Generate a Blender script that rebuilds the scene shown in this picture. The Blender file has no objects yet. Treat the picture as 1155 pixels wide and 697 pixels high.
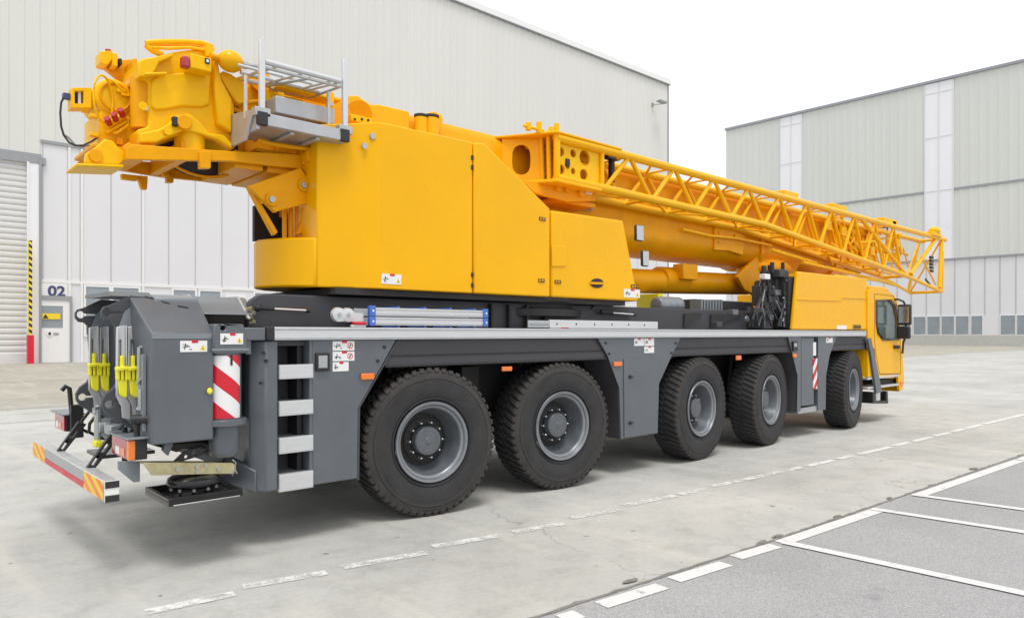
import bpy, bmesh, math, random
from mathutils import Vector, Matrix
from mathutils.geometry import tessellate_polygon
random.seed(7)
R = math.radians; PI = math.pi
SC = bpy.context.scene; COL = SC.collection
F = 819.0; CX = 577.5; HY = 376.0; EYE = 1.7
TH = R(47.5); CT, ST = math.cos(TH), math.sin(TH)

def W(px, py, x=None, y=None, z=None):
    """photograph measurement -> real point on a chosen plane of the yard"""
    u = (px-CX)/F; v = (HY-py)/F
    d = Vector((CT+u*ST, ST-u*CT, v))
    if x is not None: t = x/d.x
    elif y is not None: t = y/d.y
    else: t = (z-EYE)/d.z
    return Vector((d.x*t, d.y*t, EYE+d.z*t))
def XZ(px, py, Y):
    p = W(px, py, y=Y); return (p.x, p.z)
def PX(px, Y): return W(px, 300, y=Y).x

# ---------------------------------------------------------------- materials
def srgb(h):
    o = []
    for v in h:
        v /= 255.0
        o.append(v/12.92 if v <= .04045 else ((v+.055)/1.055)**2.4)
    return (*o, 1)
def mat(name, col, rough=.5, metal=0, var=.06, scale=3, bump=0, bscale=40, coat=0, spec=.5, emit=None, rvar=.1, trans=0, stretch=(1,1,1)):
    m = bpy.data.materials.new(name); m.use_nodes = True
    nt = m.node_tree; N = nt.nodes; L = nt.links
    b = N['Principled BSDF']
    col = (*col[:3], 1)
    b.inputs['Metallic'].default_value = metal
    b.inputs['Coat Weight'].default_value = coat
    b.inputs['Coat Roughness'].default_value = .12
    b.inputs['Specular IOR Level'].default_value = spec
    b.inputs['Transmission Weight'].default_value = trans
    tc = N.new('ShaderNodeTexCoord'); mp = N.new('ShaderNodeMapping'); mp.inputs['Scale'].default_value = stretch
    L.new(tc.outputs['Object'], mp.inputs['Vector'])
    nz = N.new('ShaderNodeTexNoise'); nz.inputs['Scale'].default_value = scale; nz.inputs['Detail'].default_value = 7
    nz.inputs['Roughness'].default_value = .65
    L.new(mp.outputs[0], nz.inputs['Vector'])
    mr = N.new('ShaderNodeMapRange'); mr.inputs['From Min'].default_value = .25; mr.inputs['From Max'].default_value = .75
    mr.inputs['To Min'].default_value = 1-var; mr.inputs['To Max'].default_value = 1+var
    L.new(nz.outputs['Fac'], mr.inputs['Value'])
    mx = N.new('ShaderNodeVectorMath'); mx.operation = 'SCALE'; mx.inputs[0].default_value = col[:3]
    L.new(mr.outputs[0], mx.inputs['Scale']); L.new(mx.outputs[0], b.inputs['Base Color'])
    rr = N.new('ShaderNodeMapRange'); rr.inputs['From Min'].default_value = .3; rr.inputs['From Max'].default_value = .7
    rr.inputs['To Min'].default_value = max(.03, rough-rvar); rr.inputs['To Max'].default_value = min(1, rough+rvar)
    L.new(nz.outputs['Fac'], rr.inputs['Value']); L.new(rr.outputs[0], b.inputs['Roughness'])
    if bump:
        n2 = N.new('ShaderNodeTexNoise'); n2.inputs['Scale'].default_value = bscale; n2.inputs['Detail'].default_value = 5
        L.new(tc.outputs['Object'], n2.inputs['Vector'])
        bp = N.new('ShaderNodeBump'); bp.inputs['Strength'].default_value = bump; bp.inputs['Distance'].default_value = .01
        L.new(n2.outputs['Fac'], bp.inputs['Height']); L.new(bp.outputs[0], b.inputs['Normal'])
    if emit:
        b.inputs['Emission Color'].default_value = (*emit[:3], 1); b.inputs['Emission Strength'].default_value = emit[3]
    return m
M = {}
M['yellow'] = mat('yellow_paint', (.88,.45,.001), .29, 0, .06, 1.1, coat=0, spec=.22, bump=.03, bscale=9)
M['bounce_yellow']  = mat('bounce_tinted_cast_paint', (.83,.365,.001), .40, 0, .10, 4, coat=0, spec=.17, bump=.25, bscale=30)  # crane yellow with orange bounce light from its own surfaces put into the colour
M['cast']   = mat('bright_cast_paint', (.90,.50,.001), .36, 0, .09, 6, coat=0, spec=.2, bump=.25, bscale=24)
M['grey']   = mat('carrier_grey_paint', (.120,.134,.152), .40, .15, .12, 2.2, coat=.15, bump=.08, bscale=60)
M['lgrey']  = mat('light_grey_paint', (.22,.245,.27), .4, .2, .08, 3, coat=.2, bump=.05)
M['dgrey']  = mat('mudguard_plastic', (.055,.056,.064), .6, 0, .15, 4, bump=.2, bscale=120)
M['black']  = mat('black_steel', (.018,.018,.021), .45, 0, .2, 6)
M['gloss']  = mat('glossy_black', (.012,.012,.014), .2, 0, .1, 6)
M['rubber'] = mat('tyre_rubber', (.036,.035,.038), .74, 0, .45, 4, bump=.4, bscale=60, spec=.35)
M['dust']   = mat('tyre_shoulder_dust', (.055,.051,.049), .9, 0, .28, 9, bump=.4, bscale=50, spec=.3)
M['rim']    = mat('rim_grey', (.125,.135,.15), .42, .25, .16, 8)
M['flange'] = mat('rim_flange_grey', (.23,.245,.265), .36, .4, .12, 8)
M['joint']  = mat('pale_panel_joint', (.47,.47,.49), .5, 0, .05)
M['alu']    = mat('brushed_aluminium', (.64,.65,.66), .42, .55, .06, 4, stretch=(1,6,6))
M['tray']   = mat('weathered_aluminium', (.46,.47,.49), .45, .45, .12, 7)
M['galv']   = mat('galvanised_steel', (.45,.47,.49), .42, .6, .16, 14)
M['pgalv']  = mat('passivated_steel', (.50,.45,.27), .36, .7, .25, 10)
M['white']  = mat('white_film', (.80,.80,.80), .4, 0, .03)
M['red']    = mat('red_film', (.62,.012,.03), .35, 0, .05)
M['orange'] = mat('orange_film', (.86,.22,.015), .35, 0, .05)
M['ylab']   = mat('yellow_film', (.85,.62,.02), .4, 0, .04)
M['ink']    = mat('black_ink', (.02,.02,.025), .5, 0, .05)
M['blue']   = mat('blue_plastic', (.06,.16,.55), .4, 0, .1)
M['chock']  = mat('yellow_plastic', (.86,.80,.03), .38, 0, .06, 8)
M['redlens']= mat('red_lens', (.42,.012,.03), .12, 0, .1, 30, coat=.6)
M['amber']  = mat('amber_lens', (.85,.20,.02), .12, 0, .1, 30, coat=.6)
M['lens']   = mat('clear_lens', (.42,.44,.45), .08, .4, .1, 30, coat=.8)
M['hose']   = mat('hose_rubber', (.03,.03,.033), .5)
M['strutm'] = mat('chrome_rod', (.7,.7,.72), .15, 1, .03)
M['clad']   = mat('wall_cladding', (.66,.66,.635), .6, 0, .035, .25, stretch=(1,1,.15), spec=.3)
M['clad2']  = mat('far_wall_cladding', (.62,.635,.61), .6, 0, .035, .2, stretch=(1,1,.15), spec=.3)
M['panel']  = mat('white_wall_panel', (.70,.70,.73), .5, 0, .03, .3, spec=.3)
M['panelw'] = mat('translucent_panel', (.80,.80,.84), .35, 0, .03, .3)
M['trim']   = mat('white_trim', (.78,.78,.79), .45, 0, .03)
M['mull']   = mat('grey_joint', (.30,.31,.33), .5, 0, .05)
M['flash']  = mat('roof_flashing', (.30,.31,.35), .45, .1, .05)
M['shutter']= mat('roller_shutter_paint', (.64,.64,.64), .5, 0, .03)
M['plinth'] = mat('concrete_plinth', (.48,.48,.46), .8, 0, .08, 1.5, spec=.2)
M['navy']   = mat('navy_lettering', (.05,.05,.16), .5)
M['wglass'] = mat('window_glass', (.27,.31,.35), .08, 0, .25, .35, spec=.8)
M['cglass'] = mat('cab_glass', (.10,.14,.13), .05, 0, .3, 6, spec=.9)
M['shade_steel']   = mat('dark_steel_recess_shade', (.03,.028,.028), .7)  # near-black for dark parts; also paints the shade inside recesses and gaps

def ground_mat(name, kind):
    m = bpy.data.materials.new(name); m.use_nodes = True
    nt = m.node_tree; N = nt.nodes; L = nt.links; b = N['Principled BSDF']
    tc = N.new('ShaderNodeTexCoord')
    def noise(sc, det=6, rough=.6, stretch=None):
        n = N.new('ShaderNodeTexNoise'); n.inputs['Scale'].default_value = sc; n.inputs['Detail'].default_value = det; n.inputs['Roughness'].default_value = rough
        if stretch:
            mp = N.new('ShaderNodeMapping'); mp.inputs['Scale'].default_value = stretch; L.new(tc.outputs['Object'], mp.inputs['Vector']); L.new(mp.outputs[0], n.inputs['Vector'])
        else: L.new(tc.outputs['Object'], n.inputs['Vector'])
        return n.outputs['Fac']
    def ramp(fac, stops):
        r = N.new('ShaderNodeValToRGB'); e = r.color_ramp.elements
        while len(e) < len(stops): e.new(.5)
        for i,(p,c) in enumerate(stops): e[i].position = p; e[i].color = (*c,1) if len(c)==3 else c
        L.new(fac, r.inputs['Fac']); return r.outputs['Color']
    def mix(fac, a, c, mode='MIX'):
        x = N.new('ShaderNodeMix'); x.data_type = 'RGBA'; x.blend_type = mode
        if isinstance(fac, float): x.inputs[0].default_value = fac
        else: L.new(fac, x.inputs[0])
        for s, v in ((6,a),(7,c)):
            if isinstance(v, tuple): x.inputs[s].default_value = (*v,1)
            else: L.new(v, x.inputs[s])
        return x.outputs[2]
    if kind == 'asphalt':
        base = ramp(noise(95, 3, .85), [(.34,(.225,.225,.23)),(.5,(.345,.345,.352)),(.66,(.49,.49,.50))])
        big = ramp(noise(.55, 5), [(.3,(.88,.88,.88)),(.7,(1.06,1.06,1.06))])
        c = mix(1.0, base, big, 'MULTIPLY')
        sp = N.new('ShaderNodeTexVoronoi'); sp.inputs['Scale'].default_value = 60; L.new(tc.outputs['Object'], sp.inputs['Vector'])
        spk = ramp(sp.outputs['Distance'], [(.0,(1,1,1)),(.16,(0,0,0))])
        c = mix(mixf(N, L, spk, .35), c, (.52,.52,.52))
        # oil spots
        oil = ramp(noise(1.7, 2), [(.70,(0,0,0)),(.78,(1,1,1))])
        c = mix(mixf(N, L, oil, .35), c, (.12,.12,.125))
        b.inputs['Roughness'].default_value = .85
        bh = noise(70, 4, .8); bs = .35
    else:
        lo, hi = ((.385,.385,.368), (.535,.532,.508)) if kind == 'concrete' else ((.33,.31,.26), (.43,.41,.35))
        base = ramp(noise(.35, 8, .62), [(.32,lo),(.68,hi)])
        fine = ramp(noise(22, 6, .75), [(.3,(.90,.90,.90)),(.7,(1.07,1.07,1.07))])
        c = mix(1.0, base, fine, 'MULTIPLY')
        streak = ramp(noise(1.1, 6, .6, (.18,2.2,1)), [(.48,(0,0,0)),(.72,(1,1,1))])
        c = mix(mixf(N, L, streak, .28), c, (.52,.51,.44))
        tr = ramp(noise(1.0, 4, .55, (2.6,.22,1)), [(.55,(0,0,0)),(.66,(1,1,1))])
        c = mix(mixf(N, L, tr, .30), c, (.60,.58,.50))
        dark = ramp(noise(.9, 9, .7), [(.58,(0,0,0)),(.78,(1,1,1))])
        c = mix(mixf(N, L, dark, .35), c, (.21,.21,.205))
        mid = ramp(noise(2.6, 12, .72), [(.33,(.84,.84,.84)),(.5,(1,1,1)),(.68,(1.06,1.06,1.06))])
        c = mix(1.0, c, mid, 'MULTIPLY')
        v = N.new('ShaderNodeTexVoronoi'); v.feature = 'DISTANCE_TO_EDGE'; v.inputs['Scale'].default_value = .22
        dm = N.new('ShaderNodeVectorMath'); dm.operation = 'MULTIPLY_ADD'; dn = N.new('ShaderNodeTexNoise'); dn.inputs['Scale'].default_value = 1.6; dn.inputs['Detail'].default_value = 8
        L.new(tc.outputs['Object'], dn.inputs['Vector']); L.new(dn.outputs['Color'], dm.inputs[0]); dm.inputs[1].default_value = (.9,.9,.9); L.new(tc.outputs['Object'], dm.inputs[2]); L.new(dm.outputs[0], v.inputs['Vector'])
        ck = ramp(v.outputs['Distance'], [(.0,(1,1,1)),(.0035,(0,0,0))])
        msk = ramp(noise(.8, 3), [(.50,(0,0,0)),(.56,(1,1,1))])
        ml = N.new('ShaderNodeMath'); ml.operation = 'MULTIPLY'; L.new(ck, ml.inputs[0]); L.new(msk, ml.inputs[1])
        c = mix(mixf(N, L, ml.outputs[0], .45), c, (.14,.135,.12))
        spots = ramp(noise(7.5, 2, .5), [(.735,(0,0,0)),(.75,(1,1,1))])
        c = mix(mixf(N, L, spots, .6), c, (.10,.10,.10))
        scuff = ramp(noise(3.2, 10, .8), [(.62,(0,0,0)),(.70,(1,1,1))])
        c = mix(mixf(N, L, scuff, .30), c, (.62,.61,.56))
        b.inputs['Roughness'].default_value = .72
        bh = noise(30, 6, .8); bs = .12
    L.new(c, b.inputs['Base Color']); b.inputs['Specular IOR Level'].default_value = .35
    bp = N.new('ShaderNodeBump'); bp.inputs['Strength'].default_value = bs; bp.inputs['Distance'].default_value = .01
    L.new(bh, bp.inputs['Height']); L.new(bp.outputs[0], b.inputs['Normal'])
    return m
def mixf(N, L, col, k):
    a = N.new('ShaderNodeMath'); a.operation = 'MULTIPLY'; a.inputs[1].default_value = k
    L.new(col, a.inputs[0]); return a.outputs[0]
M['concrete'] = ground_mat('yard_concrete', 'concrete')
M['concrete2'] = ground_mat('apron_concrete', 'tan')
M['asphalt'] = ground_mat('parking_asphalt', 'asphalt')
def paint_mat(name, under, wear):
    m = bpy.data.materials.new(name); m.use_nodes = True
    nt = m.node_tree; N = nt.nodes; L = nt.links; b = N['Principled BSDF']
    tc = N.new('ShaderNodeTexCoord')
    n = N.new('ShaderNodeTexNoise'); n.inputs['Scale'].default_value = 7; n.inputs['Detail'].default_value = 8; n.inputs['Roughness'].default_value = .78
    L.new(tc.outputs['Object'], n.inputs['Vector'])
    r = N.new('ShaderNodeValToRGB'); r.color_ramp.elements[0].position = wear; r.color_ramp.elements[1].position = wear+.20
    r.color_ramp.elements[0].color = (0,0,0,1); r.color_ramp.elements[1].color = (1,1,1,1)
    L.new(n.outputs['Fac'], r.inputs['Fac']); b.inputs['Base Color'].default_value = (*under,1); b.inputs['Roughness'].default_value = .7
    L.new(r.outputs['Color'], b.inputs['Alpha'])
    return m
M['paint'] = paint_mat('road_paint', (.66,.66,.66), .24)
M['worn'] = paint_mat('worn_road_paint', (.68,.68,.66), .35)
M['semi'] = paint_mat('half_worn_road_paint', (.68,.68,.67), .27)
M['crack'] = mat('joint_dirt', (.20,.195,.18), .9, 0, .4, 8)

# ---------------------------------------------------------------- mesh builder
class MB:
    def __init__(s): s.bm = bmesh.new(); s.mats = []
    def mi(s, m):
        if m not in s.mats: s.mats.append(m)
        return s.mats.index(m)
    def face(s, vs, m):
        try: f = s.bm.faces.new(vs); f.material_index = s.mi(m); return f
        except ValueError: return None
    def box(s, x0, x1, y0, y1, z0, z1, m='grey', mtx=None):
        c = [Vector((x,y,z)) for x in (x0,x1) for y in (y0,y1) for z in (z0,z1)]
        if mtx: c = [mtx@v for v in c]
        v = [s.bm.verts.new(p) for p in c]
        for q in ((0,1,3,2),(4,6,7,5),(0,4,5,1),(2,3,7,6),(0,2,6,4),(1,5,7,3)): s.face([v[i] for i in q], m)
        return s
    def pbox(s, px0, py0, px1, py1, Y, th, m='grey'):
        a = W(px0, (py0+py1)/2, y=Y); b = W(px1, (py0+py1)/2, y=Y)
        pc = (px0+px1)/2; z1 = W(pc, py0, y=Y).z; z0 = W(pc, py1, y=Y).z
        return s.box(a.x, b.x, Y, Y+th, min(z0,z1), max(z0,z1), m)
    def prism(s, pts, vec, m='grey', m2=None):
        a = [s.bm.verts.new(Vector(p)) for p in pts]; b = [s.bm.verts.new(Vector(p)+Vector(vec)) for p in pts]
        s.face(a, m); s.face(b[::-1], m); n = len(a)
        for i in range(n): s.face([a[i], b[i], b[(i+1)%n], a[(i+1)%n]], m2 or m)
        return s
    def xz(s, pts, y0, y1, m='grey', m2=None):      # outline in side view, thickness along Y
        return s.prism([(x,y0,z) for x,z in pts], (0,y1-y0,0), m, m2)
    def pxz(s, pp, Y, th, m='grey', m2=None): return s.xz([XZ(a,b,Y) for a,b in pp], Y, Y+th, m, m2)
    def plan(s, pts, z0, z1, m='grey'): return s.prism([(x,y,z0) for x,y in pts], (0,0,z1-z0), m)
    def yz(s, pts, x0, x1, m='grey'): return s.prism([(x0,y,z) for y,z in pts], (x1-x0,0,0), m)
    def tube(s, p0, p1, r, m='grey', n=10, r2=None, cap=True):
        p0, p1 = Vector(p0), Vector(p1); d = (p1-p0)
        if d.length < 1e-6: return s
        d.normalize(); a = d.orthogonal().normalized(); b = d.cross(a); r2 = r if r2 is None else r2
        A = [s.bm.verts.new(p0+(a*math.cos(2*PI*i/n)+b*math.sin(2*PI*i/n))*r) for i in range(n)]
        B = [s.bm.verts.new(p1+(a*math.cos(2*PI*i/n)+b*math.sin(2*PI*i/n))*r2) for i in range(n)]
        for i in range(n): s.face([A[i],A[(i+1)%n],B[(i+1)%n],B[i]], m)
        if cap: s.face(A[::-1], m); s.face(B, m)
        return s
    def path(s, pts, r, m='grey', n=8, closed=False):
        pts = [Vector(p) for p in pts]; rings = []; N = len(pts)
        up = Vector((.13,.21,1)).normalized()
        for i,p in enumerate(pts):
            if closed: t = pts[(i+1)%N]-pts[i-1]
            else: t = pts[min(i+1,N-1)]-pts[max(i-1,0)]
            t.normalize(); a = t.cross(up)
            if a.length < .05: a = t.cross(Vector((1,0,0)))
            a.normalize(); b = t.cross(a)
            rings.append([s.bm.verts.new(p+(a*math.cos(2*PI*k/n)+b*math.sin(2*PI*k/n))*r) for k in range(n)])
        for i in range(N if closed else N-1):
            A, B = rings[i], rings[(i+1)%N]
            for k in range(n): s.face([A[k],A[(k+1)%n],B[(k+1)%n],B[k]], m)
        if not closed: s.face(rings[0][::-1], m); s.face(rings[-1], m)
        return s
    def lathe(s, prof, c, axis='y', m='grey', n=48, mats=None, cap=False):
        # prof: (radius, along)
        rings = []
        for r, h in prof:
            ring = []
            for i in range(n):
                a = 2*PI*i/n; q = (math.cos(a)*r, math.sin(a)*r)
                p = (q[0],h,q[1]) if axis=='y' else ((q[0],q[1],h) if axis=='z' else (h,q[0],q[1]))
                ring.append(s.bm.verts.new(Vector(c)+Vector(p)))
            rings.append(ring)
        for j in range(len(prof)-1):
            mm = mats[j] if mats else m
            for i in range(n): s.face([rings[j][i],rings[j][(i+1)%n],rings[j+1][(i+1)%n],rings[j+1][i]], mm)
        if cap and prof[0][0] > 1e-4: s.face(rings[0], mats[0] if mats else m)
        if cap and prof[-1][0] > 1e-4: s.face(rings[-1][::-1], mats[-1] if mats else m)
        return s
    def plate(s, outer, holes, fn, th, m='grey'):
        """plate with real holes; outlines in 2D, fn maps (a,b,depth) to 3D"""
        loops = [outer]+holes; flat = [p for l in loops for p in l]
        tris = tessellate_polygon([[Vector((a,b,0)) for a,b in l] for l in loops])
        A = [s.bm.verts.new(Vector(fn(a,b,0))) for a,b in flat]; B = [s.bm.verts.new(Vector(fn(a,b,th))) for a,b in flat]
        for t in tris: s.face([A[i] for i in t], m); s.face([B[i] for i in t][::-1], m)
        k = 0
        for l in loops:
            n = len(l)
            for i in range(n): s.face([A[k+i],A[k+(i+1)%n],B[k+(i+1)%n],B[k+i]], m)
            k += n
        return s
    def ell(s, c, r, m='grey', nu=20, nv=12, mtx=None):
        rings = []
        for j in range(1, nv):
            ph = PI*j/nv; ring = []
            for i in range(nu):
                a = 2*PI*i/nu; p = Vector((math.cos(ph)*r[0], math.sin(ph)*math.cos(a)*r[1], math.sin(ph)*math.sin(a)*r[2]))
                ring.append(s.bm.verts.new(Vector(c)+(mtx@p if mtx else p)))
            rings.append(ring)
        for j in range(len(rings)-1):
            for i in range(nu): s.face([rings[j][i],rings[j][(i+1)%nu],rings[j+1][(i+1)%nu],rings[j+1][i]], m)
        s.face(rings[0], m); s.face(rings[-1][::-1], m); return s
    def build(s, name, parent=None, bevel=0, seg=2, origin=None, recalc=True, smooth=35):
        if recalc: bmesh.ops.recalc_face_normals(s.bm, faces=s.bm.faces)
        me = bpy.data.meshes.new(name)
        vs = [v.co for v in s.bm.verts]
        if origin is None:
            lo = Vector([min(v[i] for v in vs) for i in range(3)]); hi = Vector([max(v[i] for v in vs) for i in range(3)])
            origin = (lo+hi)/2; origin.z = lo.z
        origin = Vector(origin)
        for v in s.bm.verts: v.co -= origin
        s.bm.to_mesh(me); s.bm.free()
        for m in s.mats: me.materials.append(M[m])
        if smooth:
            for p in me.polygons: p.use_smooth = True
            me.set_sharp_from_angle(angle=R(smooth))
        o = bpy.data.objects.new(name, me); COL.objects.link(o)
        if parent is not None: o.parent = parent; o.location = origin - wpos(parent)
        else: o.location = origin
        if bevel:
            b = o.modifiers.new('Bevel','BEVEL'); b.width = bevel; b.segments = seg; b.limit_method = 'ANGLE'; b.angle_limit = R(40)
            b.use_clamp_overlap = True
        return o
def wpos(o):
    p = o.location.copy()
    while o.parent: o = o.parent; p += o.location
    return p
def tag(o, label=None, cat=None, group=None, kind=None):
    if label: o['label'] = label
    if cat: o['category'] = cat
    if group: o['group'] = group
    if kind: o['kind'] = kind
    return o
def empty(name, loc, parent=None):
    o = bpy.data.objects.new(name, None); COL.objects.link(o); o.empty_display_size = .2
    if parent is not None: o.parent = parent; o.location = Vector(loc)-wpos(parent)
    else: o.location = loc
    return o
def circ(cx, cy, r, n=20, ry=None):
    ry = ry or r
    return [(cx+r*math.cos(2*PI*i/n), cy+ry*math.sin(2*PI*i/n)) for i in range(n)]
def clip(poly, a, b, c):       # keep a*x+b*y<=c
    out = []
    for i in range(len(poly)):
        p, q = poly[i-1], poly[i]; dp = a*p[0]+b*p[1]-c; dq = a*q[0]+b*q[1]-c
        if (dp <= 0) != (dq <= 0):
            t = dp/(dp-dq); out.append((p[0]+(q[0]-p[0])*t, p[1]+(q[1]-p[1])*t))
        if dq <= 0: out.append(q)
    return out
def bands(rect, pitch, slope, off, cols=1):
    """diagonal bands clipped to rect -> list of (poly, k)"""
    X0,Y0,x1,y1 = rect; res = []; x0 = y0 = 0; x1 -= X0; y1 -= Y0
    for c in range(cols):
        xa = x1*c/cols; xb = x1*(c+1)/cols
        base = [(xa,0),(xb,0),(xb,y1),(xa,y1)]
        for k in range(-60, 61):
            p = clip(base, slope, 1, off+pitch*(k+1)); p = clip(p, -slope, -1, -(off+pitch*k)) if p else p
            if p and len(p) >= 3:
                ar = abs(sum(p[i-1][0]*p[i][1]-p[i][0]*p[i-1][1] for i in range(len(p))))
                if ar > 1e-7: res.append(([(X0+a_,Y0+b_) for a_,b_ in p], k))
    return res
def text_mesh(name, txt, size, m, mtx, parent, extrude=.002, bold=0, xs=1):
    cu = bpy.data.curves.new(name, 'FONT'); cu.body = txt; cu.size = size; cu.extrude = extrude; cu.offset = bold
    cu.align_x = 'CENTER'; cu.align_y = 'CENTER'
    t = bpy.data.objects.new('tmp_text', cu); COL.objects.link(t)
    dg = bpy.context.evaluated_depsgraph_get(); me = bpy.data.meshes.new_from_object(t.evaluated_get(dg))
    bpy.data.objects.remove(t)
    me.name = name; me.materials.clear(); me.materials.append(M[m])
    me.transform(Matrix.Diagonal((xs,1,1,1)))
    o = bpy.data.objects.new(name, me); COL.objects.link(o)
    o.parent = parent; mm = mtx.copy(); mm.translation -= wpos(parent); o.matrix_local = mm
    return o
SIDE = Matrix(((1,0,0,0),(0,0,1,0),(0,1,0,0),(0,0,0,1)))   # text plane -> XZ
def side_text(name, txt, px, py, Y, size, m, parent, **k):
    p = W(px, py, y=Y); mt = Matrix.Translation(p) @ Matrix.Rotation(PI/2, 4, 'X')
    return text_mesh(name, txt, size, m, mt, parent, **k)

# ================================================================ SETTING
g = MB()
def sheet(mb, pts, z, m):
    v = [mb.bm.verts.new((x,y,z)) for x,y in pts]; mb.face(v, m)
sheet(g, [(-400,-400),(900,-400),(900,900),(-400,900)], 0, 'concrete')
tag(g.build('ground', origin=(0,0,0), recalc=False), kind='structure', label='pale worn concrete yard under the crane')
g = MB(); yA = W(0,463,z=0).y; 
sheet(g, [(-60,yA),(160,yA),(160,48.9),(-60,48.9)], .004, 'concrete2')
tag(g.build('concrete_apron', origin=(0,0,0), recalc=False), kind='structure', label='brownish concrete apron in front of the warehouse')
# joints in the concrete
for pyj, w_ in ((461,.16),(478,.03),(432,.05)):
    j = MB(); yj = W(0,pyj,z=0).y
    sheet(j, [(-60,yj),(160,yj),(160,yj+w_),(-60,yj+w_)], .008, 'plinth' if pyj==461 else 'crack')
    tag(j.build('pavement_joint', origin=(0,0,0), recalc=False), kind='structure')
# asphalt
e = [W(*p, z=0) for p in ((611,694.5),(862,613.2),(1154,512.9))]
d0 = (e[0]-e[1]).normalized(); d1 = (e[2]-e[1]).normalized()
s0 = e[0]+d0*12; s1 = e[2]+d1*8
edge = [(s0.x,s0.y),(e[0].x,e[0].y),(e[1].x,e[1].y),(e[2].x,e[2].y),(s1.x,s1.y)]
A = MB(); sheet(A, edge+[(s1.x+20,s1.y-9),(40,-40),(-30,-40),(-30,s0.y)], .004, 'asphalt')
tag(A.build('parking_asphalt', origin=(0,0,0), recalc=False), kind='structure', label='grey speckled asphalt parking lot beside the concrete')
cr = MB(); n = 0
def along(t):
    segs = [Vector((*q,0)) for q in edge]; Ls = [(segs[i+1]-segs[i]).length for i in range(4)]
    for i in range(4):
        if t <= Ls[i] or i == 3: return segs[i]+(segs[i+1]-segs[i])*(t/Ls[i])
        t -= Ls[i]
tot = sum((Vector(edge[i+1])-Vector(edge[i])).length for i in range(4)); nn = 420
pa = []; pb = []
for i in range(nn+1):
    p = along(tot*i/nn); w1 = .008+.018*random.random()**2; w2 = .010+.012*random.random()
    if random.random() < .02: w1 += .05*random.random()
    pa.append(cr.bm.verts.new((p.x-.3*w1, p.y+w1, .008))); pb.append(cr.bm.verts.new((p.x, p.y-w2, .008)))
for i in range(nn): cr.face([pb[i],pb[i+1],pa[i+1],pa[i]], 'crack')
for px, py, sx in ((711,656,.05),(860,612,.05),(877,605,.05),(944,583,.05),(1098,529,.07),(1003,562,.04)):
    c = W(px,py,z=0); vs = []
    for k in range(14):
        a = 2*PI*k/14; r = sx*(.7+.5*random.random()); vs.append(cr.bm.verts.new((c.x+r*1.5*math.cos(a), c.y+r*.55*math.sin(a), .010)))
    cr.face(vs, 'crack')
tag(cr.build('asphalt_edge_joint', origin=(0,0,0), recalc=False), kind='structure', label='dark ragged joint between concrete and asphalt')
def stripe(p, q, w, m='paint', z=.009, ext=0):
    a, b = W(*p, z=0), W(*q, z=0); b = b+(b-a).normalized()*ext; d = (b-a).normalized(); nrm = Vector((d.y,-d.x,0))*w
    if nrm.y > 0: nrm = -nrm
    s = MB(); sheet(s, [(a.x,a.y),(b.x,b.y),(b.x+nrm.x,b.y+nrm.y),(a.x+nrm.x,a.y+nrm.y)], z, m)
    return tag(s.build('road_marking', origin=(0,0,0), recalc=False), kind='structure')
# long worn line on the concrete (upper edge, photograph pixels)
for p, q in (((162,688),(262,667)),((272,659.5),(366,643.5)),((383,638),(477,621.5)),((485,615),(562,602)),((575,599),(632,589)),((640,583),(694,573.5)),((700,569),(757,558)),
             ((762,557),(792,550.5)),((798,548),(902,526)),((906,525),(936,518.5)),((941,517),(958,513.5)),((964,512),(1001,503.5)),((1003,502.5),(1022,498.5)),((1026,497.5),(1047,492.5)),((1050,491.5),(1068,487.5)),((1070,486.5),(1084,483.5)),((1086,482.8),(1104,478.5)),((1106,478),(1170,463))):
    stripe(p, q, .105, 'semi' if p[0] > 900 else 'worn', z=.005)
for p, q in (((626,695),(646,689.5)),((670,680),(739,659)),((752,652),(811,634)),((822,627),(867,614))): stripe(p, q, .125)
for p, q in (((873,611),(985,574)),((1028,558.5),(1144,519)),((1147,518),(1200,500))): stripe(p, q, .125)
for p, q in (((888,611),(1175,672)),((985,573.5),(1175,602.5)),((1030,557.5),(1175,577)),((1146,519),(1175,523))): stripe(p, q, .11, z=.013, ext=3.0)

# ---------------------------------------------------------------- left warehouse
WY = 49.0; ZT = 30.0; XR = 69.0; XL = -14.0; ZC = 12.8
wh = tag(empty('warehouse', (28, WY, 0)), 'large pale grey ribbed warehouse with roller gate and number 02 by its door', 'warehouse')
def ribbed(mb, p0, p1, z0, z1, nrm, pitch, dep, m):
    p0 = Vector(p0); p1 = Vector(p1); L_ = (p1-p0).length; d = (p1-p0)/L_; n = Vector(nrm); k = int(L_/pitch); pts = []
    for i in range(k):
        a = i*pitch
        for s_, o_ in ((0,0),(.55,0),(.62,1),(.93,1)): pts.append(p0+d*(a+s_*pitch)+n*dep*o_)
    pts.append(p1)
    lo = [mb.bm.verts.new((p.x,p.y,z0)) for p in pts]; hi = [mb.bm.verts.new((p.x,p.y,z1)) for p in pts]
    for i in range(len(pts)-1): mb.face([lo[i],lo[i+1],hi[i+1],hi[i]], m)
gx0 = XL; gx1 = PX(30, WY); fx1 = PX(46, WY)
b = MB(); b.box(XL+.1, XR-.1, WY+.15, WY+42, 0, ZT-.1, 'clad'); b.build('wall', wh)
b = MB(); ribbed(b, (fx1,WY,0), (XR,WY,0), ZC, ZT, (0,-1,0), .74, .035, 'clad'); ribbed(b, (XL,WY,0), (fx1,WY,0), 11.9, ZT, (0,-1,0), .74, .035, 'clad')
b.build('ribbed_cladding', wh, recalc=False, smooth=0)
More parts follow.
